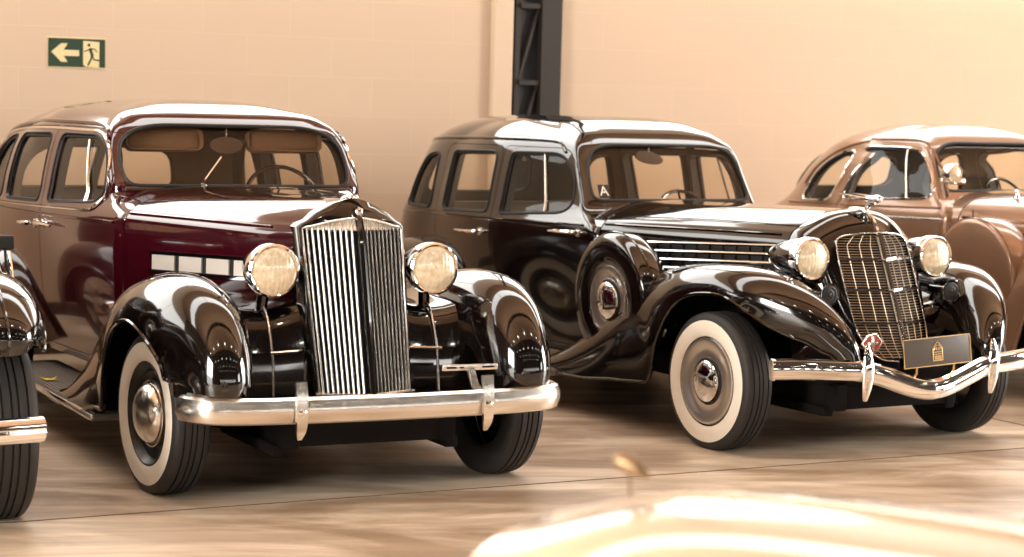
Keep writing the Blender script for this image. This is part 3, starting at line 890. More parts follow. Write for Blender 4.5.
def side_mount(root, x, z, Ro=0.36, paint='black', disc='chrome', yo=0.87, th=0.19, sides=(-1, 1), plain=False):
    """spare wheel standing in the front fender well under a painted metal cover"""
    out = []
    for s in sides:
        Mx = T(x, s * (yo - th / 2), z) @ (Matrix.Identity(4) if s < 0 else RZ(math.pi)) @ RX(R(2))
        h = th / 2
        if not plain:
            pr_ = [(h * .8, Ro * .60), (h, Ro * .8), (h * .8, Ro * .96), (h * .3, Ro), (-h * .35, Ro), (-h * .78, Ro * .97), (-h * .97, Ro * .90), (-h * 1.03, Ro * .80), (-h * 1.02, Ro * .66), (-h * .98, Ro * .55), (-h * .86, Ro * .50), (-h * .78, Ro * .49)]
            o = mk('spare_wheel_cover', xf(lathe(pr_, 72, 'y'), Mx), paint, root, angle=60)
            mk('cover_bead', xf(tube([(Ro * 1.0 * math.cos(a * math.pi / 32), -h * .32, Ro * 1.0 * math.sin(a * math.pi / 32)) for a in range(64)], .006, 6, closed=True, up=(0, 1, 0)), Mx), paint, o)
            dc = [(-h * .78, Ro * .49), (-h * .90, Ro * .48), (-h * .92, Ro * .45), (-h * .80, Ro * .39), (-h * .78, Ro * .33), (-h * .85, Ro * .30), (-h * .7, Ro * .28), (-h * .7, 0)]
            d = mk('wheel_disc', xf(lathe(dc, 64, 'y'), Mx), 'discm', o)
            mk('trim_ring', xf(lathe([(-h * .83, Ro * .315), (-h * .90, Ro * .305), (-h * .8, Ro * .28)], 48, 'y'), Mx), 'rubber', d)
            mk('hubcap', xf(lathe([(-h * .75, Ro * .28), (-h * 1.02, Ro * .272), (-h * 1.15, Ro * .22), (-h * 1.22, Ro * .12), (-h * 1.24, 0)], 48, 'y'), Mx), 'chrome', d)
        else:
            pr_ = [(h * .9, 0), (h, Ro * .5), (h, Ro * .94), (h * .8, Ro * .99), (0, Ro), (-h * .72, Ro), (-h * .92, Ro * .985), (-h * 1.0, Ro * .955), (-h * 1.04, Ro * .90), (-h * 1.10, Ro * .70), (-h * 1.16, Ro * .40), (-h * 1.18, 0)]
            o = mk('spare_wheel_cover', xf(lathe(pr_, 72, 'y'), Mx), paint, root, angle=60)
            mk('cover_bead', xf(tube([(Ro * .992 * math.cos(a * math.pi / 32), -h * .86, Ro * .992 * math.sin(a * math.pi / 32)) for a in range(64)], .007, 6, closed=True, up=(0, 1, 0)), Mx), paint, o)
            mk('cover_lock', xf(lathe([(-h * 1.17, .03), (-h * 1.26, .022), (-h * 1.28, 0)], 20, 'y'), Mx), 'chrome', o)
        out.append(o)
    return out

def guard_leaf(y, x, z0, z1, wmax=.034):
    pth = []; sc = []
    for k in range(15):
        t = k / 14
        z = z0 + (z1 - z0) * t
        pth.append((x + .018 * math.sin(math.pi * t), y, z)); sc.append(max(.12, math.sin(math.pi * min(1, .06 + .9 * t)) ** .6))
    return sweep(pth, [(wmax * math.cos(a * math.pi / 6), .020 * math.sin(a * math.pi / 6)) for a in range(12)], up=(1, 0, 0), scale=sc)

def text_geo(txt, size, extrude=0.001):
    cu = bpy.data.curves.new('t', 'FONT'); cu.body = txt; cu.size = size; cu.extrude = extrude; cu.align_x = 'CENTER'; cu.align_y = 'CENTER'
    o = bpy.data.objects.new('t', cu); COL.objects.link(o)
    me = evaluate(o); bpy.data.objects.remove(o)
    g = ([tuple(v.co) for v in me.vertices], [tuple(p.vertices) for p in me.polygons])
    bpy.data.meshes.remove(me)
    return g

def sedan_body(root, paint='black'):
    fw = rpoly([(-2.29, 1.052), (-1.74, 1.088), (-1.685, 1.15), (-1.725, 1.31), (-1.86, 1.422), (-2.29, 1.415)], [.04, .06, .08, .10, .09, .05])
    rw = rpoly([(-3.03, 1.035), (-2.42, 1.055), (-2.42, 1.415), (-3.03, 1.400)], [.05, .04, .05, .05])
    qw = rpoly([(-3.62, 1.040), (-3.24, 1.035), (-3.23, 1.385), (-3.44, 1.365), (-3.57, 1.22)], [.06, .05, .05, .10, .12])
    fd = rpoly([(-2.355, .34), (-1.43, .34), (-1.43, 1.02), (-1.56, 1.08), (-1.642, 1.17), (-1.685, 1.33), (-1.82, 1.452), (-2.355, 1.452)], [.05, .08, .03, .06, .08, .10, .06, .04])
    rd = rpoly([(-2.72, .34), (-2.375, .34), (-2.375, 1.452), (-3.12, 1.445), (-3.14, 1.0), (-3.08, .80), (-2.86, .62)], [.05, .05, .04, .06, .1, .2, .1])
    ws = rpoly([(-.555, 1.165), (.555, 1.165), (.548, 1.30), (.512, 1.435), (.40, 1.482), (-.40, 1.482), (-.512, 1.435), (-.548, 1.30)], [.06, .06, .1, .10, .1, .1, .10, .1])
    rwn = [rpoly([(-.42, 1.10), (.42, 1.10), (.36, 1.37), (-.36, 1.37)], .10)]
    return build_body(root, BLACK_LV, paint, [('front', fw), ('rear', rw), ('quarter', qw)], [ws], rwn, [('front', fd), ('rear', rd)],
                      trim=('rubber', 0.007), handles=[('front', -1.53, -1.75, .985), ('rear', -2.47, -2.72, .930)], posts=[('front', -1.90, -2.01, 1.085, 1.415)])

def sedan_trim(root, body, ref, paint):
    for s in (-1, 1):
        bp = [ref.side(-1.50 - 2.29 * k / 40, 1.028 - .040 * k / 40, s) for k in range(41)]
        mk('belt_moulding', tube([p + n * .002 for p, n in bp if p is not None], .008, 6, up=(0, 1, 0)), paint, body)
        dp = [ref.side(v[0], v[1], s) for v in cr([(-3.86, 1.20, 0), (-3.76, 1.33, 0), (-3.62, 1.435, 0), (-3.30, 1.475, 0), (-2.5, 1.494, 0), (-2.02, 1.492, 0), (-1.90, 1.474, 0), (-1.84, 1.43, 0)], 6)]
        mk('drip_rail', tube([p + n * .004 for p, n in dp if p is not None], .009, 6, up=(0, 1, 0)), paint, body)

H1 = [(0, 1.172), (.25, 1.160), (.44, 1.125), (.575, 1.084), (.632, 1.045), (.655, .95), (.658, .52)]
H2 = [(0, 1.190), (.20, 1.175), (.36, 1.130), (.440, 1.092), (.480, 1.055), (.505, .95), (.51, .52)]
H3 = [(0, 1.205), (.14, 1.185), (.25, 1.138), (.315, 1.100), (.345, 1.068), (.368, .97), (.375, .52)]

def sedan_hood(root, paint, louvers=True):
    hood_part('cowl', root, [(-1.72, H1), (-1.50, H1), (-1.352, H1)], paint)
    hood, href = hood_part('hood', root, [(-1.342, H1), (-.72, H2), (-.030, H3)], paint)
    for s in (-1, 1):
        pth = [href.side(-1.33 + 1.24 * k / 24, 1.045 + .024 * k / 24, s) for k in range(25)]
        mk('hood_hinge_bead', tube([p + n * .001 for p, n in pth if p is not None], .007, 6, up=(0, 1, 0)), paint, hood)
        if not louvers: continue
        for r, (xa, za, zb) in enumerate([(-1.16, .960, 1.012), (-1.16, .915, .967), (-1.16, .870, .922), (-1.16, .825, .877)]):
            pth = []
            for k in range(21):
                t = k / 20; x = xa + 1.10 * t
                p, n = href.side(x, za + (zb - za) * t, s); pth.append(p + n * .010)
            mk('louver_strip', sweep(pth, [(-.005, -.004), (.005, -.004), (.0065, .002), (0, .006), (-.0065, .002)], up=(0, s, 0)), 'chrome', hood)
            if r < 3:
                rows = []
                for k in range(13):
                    t = k / 12; x = xa + .04 + 1.04 * t; z = za + (zb - za) * t
                    rr_ = []
                    for j in range(5):
                        p, n = href.side(x, z - .008 - .030 * j / 4, s); p, n = (p, n) if p is not None else (Vector((x, s * .4, z)), Vector((0, s, 0))); rr_.append(p + n * (.002 if j in (0, 4) else .008 * (1 - j / 5)))
                    rows.append(rr_)
                lo = mk('hood_louver', grid(rows), 'dark', hood)
                for k in range(12):
                    x = xa + .06 + 1.02 * k / 11; t = (x - xa) / 1.11; z = za + (zb - za) * t
                    p, n = href.side(x, z - .023, s)
                    if p is not None: mk('louver_rib', box(p.x, p.y + n.y * .006, p.z, .007, .012, .031), paint, lo, smooth=False)
    return hood, href

FT_BLACK = [(-1.68, .262, .905, .62, .04, .03), (-1.45, .335, .905, .60, .135, .06), (-1.20, .470, .905, .57, .29, .12), (-.95, .640, .905, .545, .46, .18), (-.72, .780, .905, .52, .55, .22), (-.50, .868, .905, .50, .37, .25), (-.25, .912, .895, .49, .185, .26),
            (.05, .925, .872, .475, .14, .27), (.27, .897, .835, .44, .17, .27), (.45, .815, .755, .415, .19, .25), (.58, .705, .660, .40, .165, .20), (.645, .590, .575, .39, .12, .14), (.665, .505, .510, .40, .07, .08)]

def build_black():
    X, Y, A = 1.7335, 10.6428, R(30.53)
    root = empty('vintage_sedan', (X, Y, 0), heading(A), 'black vintage sedan with fine-mesh grille, wavy chrome bumper and side spare wheel', 'car')
    P = 'black'
    body, ref, doors = sedan_body(root, P)
    sedan_trim(root, body, ref, P)
    hood, href = sedan_hood(root, P)
    # radiator nose and mesh grille
    def gx(y, z, back=0.0):
        t = (1.09 - z)
        return 0.172 + t * 0.43 + 0.075 * (1 - (abs(y) / .235) ** 1.5) - back
    G = [(-.055, .470), (-.15, .485), (-.205, .555), (-.232, .66), (-.236, .85), (-.232, 1.02), (-.205, 1.072), (-.10, 1.092), (0, 1.097)]
    Gd = [(v.x, v.y) for v in cr([(a, b, 0) for a, b in G], 5)]
    Gl = Gd + [(-a, b) for a, b in reversed(Gd[:-1])]
    # shell: loft from the hood's front section to the grille opening
    def hsec(sec, x):
        h = cr([(x, -y, z) for y, z in sec], 10)          # centre top -> right bottom
        return h
    A0 = resample(hsec(H3, -.020), 40)
    g_right = resample([(gx(a, b, 0), a, b) for a, b in reversed(Gd)], 40)    # centre top -> bottom centre
    rows = []
    for k in range(13):
        t = k / 12
        r = []
        for i in range(41):
            a, b = A0[i], g_right[i]
            e = t ** 0.75
            yz = a.lerp(b, t ** (3.4 - 1.8 * min(1.0, i / 14)))
            x = a.x + (b.x - a.x) * e
            r.append(Vector((x, yz.y * (1 + .05 * math.sin(math.pi * t)), yz.z + .012 * math.sin(math.pi * t) * (1 - i / 40))))
        rows.append(r)
    g2 = grid(rows); me = mesh_of(join(g2, flipy(g2)), (P, 'under'))
    sref = Ref(me)
    me.name = 'grille_shell'; finish(me, True, 50)
    shell = new_obj('grille_shell', me, root)
    edge = [(gx(a, b, -.004), a, b) for a, b in Gl]
    mk('grille_edge', tube(edge, .004, 8, up=(1, 0, 0)), 'satin', shell)
    def half_w(z):
        best = .05
        for (y0, z0), (y1, z1) in zip(Gd[:-1], Gd[1:]):
            lo, hi = min(z0, z1), max(z0, z1)
            if lo <= z <= hi and hi > lo:
                best = max(best, abs(y0 + (y1 - y0) * (z - z0) / (z1 - z0)))
        return best
    rows = []
    for k in range(20):
        z = .475 + .615 * k / 19; w_ = half_w(z)
        rows.append([(gx(w_ * q / 10, z, .030), w_ * q / 10, z) for q in range(-10, 11)])
    mk('radiator_core', grid(rows), 'dark', shell)
    for k in range(46):
        z = .490 + .590 * k / 45; w_ = half_w(z) - .004
        for_half = [(gx(w_ * q / 8, z, .006), w_ * q / 8, z) for q in range(-8, 9)]
        mk('grille_bar', tube(for_half, .0016, 5, up=(0, 0, 1)), 'brass', shell)
    for s in (-1, 1):
        for f in (.25, .50, .76):
            pth = []
            for q in range(13):
                z = .485 + .598 * q / 12
                y = s * f * min(.236, half_w(z) + .004)
                pth.append((gx(y, z, .002), y, z))
            mk('vertical_bar', tube(pth, .0022, 6, up=(1, 0, 0)), 'brass', shell)
        for z in (.965, .815, .655):
            pth = [(gx(s * w2, z, -.001), s * w2, z) for w2 in [half_w(z) * q / 6 for q in range(1, 7)]]
            mk('cross_band', sweep(pth, [(-.006, -.006), (.006, -.006), (.006, .006), (-.006, .006)]), 'bakelite', shell)
    for z in (.965, .815):
        mk('wing_emblem', join(sweep([(gx(0, z, -.016), .0, z), (gx(.05, z, -.014), .06, z + .006), (gx(.1, z, -.008), .11, z + .014)], [(-.008, -.006), (.008, -.006), (.008, .006), (-.008, .006)], scale=[1.2, .9, .3]),
                              sweep([(gx(0, z, -.016), -.0, z), (gx(.03, z, -.016), -.03, z + .002)], [(-.006, -.005), (.006, -.005), (.006, .005), (-.006, .005)], scale=[1, .4])), 'chrome', shell)
    pth = [(gx(0, .478 + .617 * q / 12, -.010), 0, .478 + .617 * q / 12) for q in range(13)]
    mk('center_strip', sweep(pth, [(-.017, -.008), (.017, -.008), (.014, .005), (0, .010), (-.014, .005)], up=(1, 0, 0)), 'chrome', shell)
    cp = []
    for k in range(12):
        x = .02 + .27 * k / 11
        h, n = sref.down(x, -.002)
        if h is not None: cp.append(h + Vector((0, .002, .003)))
    mk('crest_strip', sweep(cp, [(-.010, -.004), (.010, -.004), (.006, .006), (-.006, .006)], scale=[.5 + .8 * k / max(1, len(cp) - 1) for k in range(len(cp))]), 'chrome', shell)
    # flying hood ornament
    orn = join(tube(cr([(.135, 0, 1.180), (.150, 0, 1.212), (.175, 0, 1.240), (.205, 0, 1.258)], 4), .014, 10, up=(0, 1, 0), scale=[2.0, 1.7, 1.4, 1.1, 1.0, .95, .95, .95, 1, 1.1, 1.2, 1.3, 1.3]),
               tube(cr([(.262, 0, 1.262), (.235, 0, 1.268), (.19, 0, 1.265), (.13, 0, 1.262)], 4), .020, 10, up=(0, 1, 0), scale=[.3, .75, .95, 1.05, 1.1, 1.1, 1.05, 1.0, .95, .9, .8, .65, .4]))
    for s in (-1, 1):
        orn = join(orn, sweep([(.215, s * .012, 1.264), (.14, s * .038, 1.272), (.06, s * .052, 1.280), (-.02, s * .050, 1.286)], [(-.026, -.004), (.026, -.004), (.026, .004), (-.026, .004)], scale=[1.0, 1.0, .75, .12]))
    mk('hood_ornament', orn, 'chrome', hood)
    # fenders, running boards, aprons
    fender(root, 'front_fender', FT_BLACK, P, 2.4)
    fr = [(-2.62, .25, .93, .66, .04, .04), (-2.74, .52, .93, .64, .10, .12), (-2.92, .74, .93, .62, .14, .2), (-3.16, .84, .93, .60, .17, .25), (-3.46, .82, .925, .60, .19, .25), (-3.74, .68, .92, .60, .2, .25), (-3.94, .46, .90, .62, .18, .2), (-4.0, .31, .89, .64, .15, .15)]
    fender(root, 'rear_fender', fr[::-1], P, 2.5)
    running_board(root, -2.70, -1.36, .62, .945, .235)
    apron(root, .10, .80, .30, .40, .16, .60, P, back=-.5)
    side_mount(root, -.93, .665, .365, P)
    for s in (-1, 1):
        headlight(root, .225, s * .408, .967, .105, P, .36, stalk=[(.02, s * .405, .90), (.02, s * .41, .86), (.02, s * .42, .80)])
        hn = mk('horn', xf(lathe([(-.16, .0), (-.16, .018), (-.06, .02), (-.02, .034), (.0, .055), (.006, .058), (.004, .050), (-.01, .034), (-.01, 0)], 32, 'x'), T(.37, s * .40, .80)), P, root)
        mk('horn_grille', join(xf(lathe([(0, .048), (.004, .046), (.006, .038), (.002, .036), (.004, .026), (.006, .018), (.002, .014), (.006, .008), (.006, 0)], 28, 'x'), T(.37, s * .40, .80))), 'rubber', hn)
        mk('horn_bracket', tube([(.25, s * .40, .80), (.22, s * .40, .74)], .014, 8, up=(1, 0, 0)), P, hn)
    WB = -3.22
    for s in (-1, 1):
        tw, Mx, cap = wheel(root, 0, s * .785, 0, 'disc', Ro=.350, w=.172)
        mk('hub_script', xf(xf(text_geo('AUBURN', .038, .0015), T(0, -.172 / 2 * 1.19, 0) @ RX(R(90))), Mx), 'satin', cap, smooth=False)
        wheel(root, WB, s * .785, 0, 'disc', Ro=.350, w=.172)
    # wavy bumper
    def bz(y):
        a = abs(y)
        if a > .46: return .458 + .016 * min(1, (a - .46) / .3)
        t = a / .46
        return .352 + (.458 - .352) * (t * t * (3 - 2 * t))
    bx = lambda y: .668 - .10 * (abs(y) / .92) ** 3 + .03 * (1 - min(1, abs(y) / .46))
    ys = [-.905 + 1.81 * k / 60 for k in range(61)]
    sec = [(-.02, -.045), (0, -.052), (.022, -.044), (.034, -.022), (.036, -.004), (.030, 0), (.036, .006), (.034, .024), (.022, .044), (0, .052), (-.02, .044)]
    bm_ = mk('bumper', sweep([(bx(y), y, bz(y)) for y in ys], sec), 'chrome', root)
    for s in (-1, 1):
        mk('bumper_guard', guard_leaf(s * .408, .678, .312, .588), 'chrome', bm_)
        mk('bumper_iron', tube([(.70, s * .42, .45), (.50, s * .40, .40), (.15, s * .38, .33)], .02, 8), 'under', bm_)
        mk('end_rib', box(bx(.90) + .006, s * .90, bz(.90), .03, .012, .105, .004), 'chrome', bm_)
    # number plate board with a gold arched emblem, on two small legs
    PM = T(.722, .0, .545) @ RX(R(2.6)) @ RY(R(-6))
    pl = mk('number_plate', xf(box(0, 0, 0, .008, .425, .142, .003), PM), 'plate', bm_)
    pl['label'] = 'dark grey plate with a gold arched emblem'
    fr_ = join(box(.004, 0, .069, .004, .435, .004), box(.004, 0, -.069, .004, .435, .004), box(.004, -.2155, 0, .004, .004, .142), box(.004, .2155, 0, .004, .004, .142))
    mk('plate_border', xf(fr_, PM), 'gold', pl, smooth=False)
    E0 = [(-.030, -.046), (-.030, .016), (-.018, .030), (-.010, .038), (0, .047), (.010, .038), (.018, .030), (.030, .016), (.030, -.046)]
    em = [tube([(.006, y, z) for y, z in E0], .0026, 6, closed=True, up=(1, 0, 0))]
    em.append(tube([(.006, .021 * math.cos(a * math.pi / 10), .008 + .022 * math.sin(a * math.pi / 10)) for a in range(11)], .0018, 6, up=(1, 0, 0)))
    for z in (-.004, -.014): em.append(box(.006, 0, z, .003, .048, .0035))
    for y in (-.018, -.009, 0, .009, .018): em.append(box(.006, y, -.030, .003, .0055, .018))
    for y in (-.008, .008): em.append(box(.006, y, .012, .003, .006, .014))
    em.append(box(.006, 0, -.043, .003, .052, .003))
    mk('plate_emblem', xf(join(*em), PM), 'gold', pl, smooth=False)
    for y in (-.13, .11):
        mk('plate_leg', tube([PM @ Vector((-.003, y, -.06)), PM @ Vector((-.01, y, -.10)), (bx(y), y, bz(y) + .03)], .006, 6), 'gold', pl)
    # enamel club badge beside the near guard
    BMx = T(.60, -.315, .580) @ RY(R(-8)) @ Matrix.Scale(1.35, 4)
    bd = mk('club_badge', xf(join(prism([(-.048, 0), (-.02, .028), (.02, .034), (.048, .004), (.02, -.03), (-.02, -.034)], 'x', -.004, .004)), BMx), 'red', bm_, smooth=False)
    mk('badge_frame', xf(join(tube([(.004, y, z) for y, z in [(-.048, 0), (-.02, .028), (.02, .034), (.048, .004), (.02, -.03), (-.02, -.034)]], .004, 6, closed=True, up=(1, 0, 0)), box(.006, 0, 0, .006, .05, .010), box(.006, 0, 0, .006, .012, .05), tube([(0, 0, -.03), (.01, -.02, -.08), (.03, -.04, -.11)], .005, 6, up=(1, 0, 0))), BMx), 'satin', bd)
    mk('rear_bumper', sweep(cr([(x, y, .43) for x, y in [(-4.46, -.80), (-4.54, -.6), (-4.58, 0), (-4.54, .6), (-4.46, .80)]], 6), [(-a, b) for a, b in sec]), 'chrome', root)
    ch = chassis(root, 3.22, rear=-3.95, zb=.29)
    mk('splash_apron', box(.40, 0, .38, .10, .70, .07, .02), 'under', ch)
    seat(root, -2.28, .52, 1.26, 1.05); seat(root, -3.34, .54, 1.2, 1.06)
    mk('dashboard', join(box(-1.68, 0, 1.07, .14, 1.10, .16, .03)), 'dash', root)
    SM = T(-1.95, .36, 1.02) @ RY(R(-28))
    sw = [(0, .20 * math.cos(t * math.pi / 16), .20 * math.sin(t * math.pi / 16)) for t in range(32)]
    st = mk('steering_wheel', xf(tube(sw, .011, 8, closed=True, up=(1, 0, 0)), SM), 'bakelite', root)
    mk('wheel_spokes', join(*[xf(tube([(0, 0, 0), (0, .2 * math.cos(a), .2 * math.sin(a))], .007, 6), SM) for a in (R(90), R(210), R(330))], tube([SM @ Vector((0, 0, 0)), (-1.6, .36, .76)], .018, 8)), 'bakelite', st)
    mr = mk('rear_view_mirror', xf(lathe([(-.012, 0), (-.010, .10), (.006, .10), (.010, 0)], 24, 'x'), T(-1.80, -.03, 1.405) @ RX(R(-10)) @ Matrix.Diagonal((1, 1, .36, 1))), 'dash', root)
    mk('mirror_stem', tube([(-1.80, -.03, 1.42), (-1.81, -.03, 1.52)], .005, 6, up=(1, 0, 0)), 'satin', mr)
    # letter sticker inside the windshield corner
    p, n = ref.front(-.47, 1.215)
    K = Matrix.Translation(p + Vector((-.006, 0, 0))) @ RZ(math.atan2(n.y, n.x)) @ RY(R(-26))
    sk = mk('letter_sticker', xf(box(0, 0, 0, .002, .07, .085, .0008), K), 'rubber', root, smooth=False)
    mk('sticker_letter', xf(text_geo('A', .085, .0006), K @ T(.0016, 0, 0) @ RZ(R(90)) @ RX(R(90))), 'white', sk, smooth=False)
    return root

def build_left_black():
    A = R(26.5)
    root = empty('vintage_sedan', (-2.755, 7.777, 0), heading(A), 'black car at the left edge showing one round fender, tyre and bumper end', 'car')
    P = 'black'
    body, ref, doors = sedan_body(root, 'dullblack')
    sedan_trim(root, body, ref, 'dullblack')
    hood, href = sedan_hood(root, 'dullblack', louvers=False)
    ft = [(-1.68, .262, .945, .62, .04, .03), (-1.45, .345, .945, .60, .12, .06), (-1.20, .50, .945, .57, .20, .12), (-.95, .70, .945, .545, .26, .18), (-.68, .865, .945, .52, .27, .22), (-.36, .965, .945, .50, .22, .25),
          (0, .995, .945, .49, .21, .27), (.26, .955, .930, .52, .22, .27), (.42, .86, .910, .54, .22, .26), (.475, .765, .885, .57, .20, .24), (.45, .70, .855, .60, .15, .18)]
    outs, rows = fender(root, 'front_fender', ft, P, 2.2)
    for o, s in zip(outs, (-1, 1)):
        k = len(rows[0]) // 2
        mk('crown_bead', tube([(r[k][0] + .004, r[k][1] * -s, r[k][2] + .003) for r in rows[14:]], .006, 6, up=(0, 1, 0)), P, o)
    fr = [(-2.62, .25, .93, .66, .04, .04), (-2.74, .52, .93, .64, .10, .12), (-2.92, .74, .93, .62, .14, .2), (-3.16, .84, .93, .60, .17, .25), (-3.46, .82, .925, .60, .19, .25), (-3.74, .68, .92, .60, .2, .25), (-3.94, .46, .90, .62, .18, .2), (-4.0, .31, .89, .64, .15, .15)]
    fender(root, 'rear_fender', fr[::-1], P, 2.5)
    running_board(root, -2.70, -1.36, .62, .90, .235)
    apron(root, .05, .80, .25, .40, .16, .60, P, back=-.5)
    sm = side_mount(root, -.72, .70, .335, P, yo=.925)
    for o, s in zip(sm, (-1, 1)):
        mk('spare_mirror', join(box(-.62, s * .955, 1.055, .03, .075, .062, .008), tube([(-.62, s * .955, 1.03), (-.60, s * .955, .97), (-.50, s * .96, .88)], .006, 6)), 'rubber', o)
        mk('mirror_strap', tube([(-.55, s * .96, 1.02), (-.47, s * .955, .93), (-.42, s * .95, .87)], .007, 6), 'chrome', o)
    # plain shell and grille
    G = [(-.20, .48), (-.225, .9), (-.21, 1.06), (-.10, 1.12), (0, 1.14)]
    Gd = [(v.x, v.y) for v in cr([(a, b, 0) for a, b in G], 6)]
    gx = lambda y, z: .16 + (1.1 - z) * .18 + .05 * (1 - abs(y) / .24)
    A0 = resample(cr([(-.020, -y, z) for y, z in H3], 10), 30)
    B0 = resample([(gx(a, b), a, b) for a, b in reversed(Gd)], 30)
    g2 = grid([[A0[i].lerp(B0[i], t / 8) for i in range(31)] for t in range(9)])
    shell = mk('grille_shell', join(g2, flipy(g2)), P, root, angle=50)
    g3 = grid([[(gx(b.y * q / 6, b.z) - .02, b.y * q / 6, b.z) for q in range(-6, 7)] for b in B0])
    mk('radiator_core', g3, 'dark', shell)
    for k in range(-7, 8):
        y = .027 * k
        mk('grille_bar', tube([(gx(y, z), y, z) for z in (.49, .7, .9, 1.05)], .005, 6, up=(1, 0, 0)), 'bar', shell)
    for s in (-1, 1):
        headlight(root, .10, s * .36, .95, .11, P, .32, stalk=[(-.05, s * .36, .88), (-.05, s * .36, .80), (-.05, s * .37, .74)])
    for s in (-1, 1):
        wheel(root, 0, s * .785, 0, 'plain', Ro=.365, w=.20, white=False)
        wheel(root, -3.22, s * .785, 0, 'plain', Ro=.365, w=.20, white=False)
    pth = cr([(.56, -.835, .435), (.60, -.6, .435), (.63, -.3, .435), (.64, 0, .435), (.63, .3, .435), (.60, .6, .435), (.56, .835, .435)], 6)
    sec = [(-.02, -.040), (0, -.05), (.022, -.044), (.038, -.028), (.045, -.006), (.040, .006), (.045, .012), (.042, .026), (.026, .044), (0, .05), (-.02, .042)]
    bm_ = mk('bumper', sweep(pth, sec), 'chrome', root)
    for s in (-1, 1):
        mk('bolt', xf(lathe([(0, .012), (.006, .011), (.010, 0)], 14, 'x'), T(.606, s * .75, .438)), 'chrome', bm_)
        mk('bumper_iron', tube([(.62, s * .42, .43), (.40, s * .40, .38), (.10, s * .38, .33)], .02, 8), 'under', bm_)
    chassis(root, 3.22, rear=-3.95, zb=.29)
    seat(root, -2.28, .52, 1.26, 1.05); seat(root, -3.34, .54, 1.2, 1.06)
    mk('dashboard', box(-1.68, 0, 1.07, .14, 1.10, .16, .03), 'dash', root)
    return root

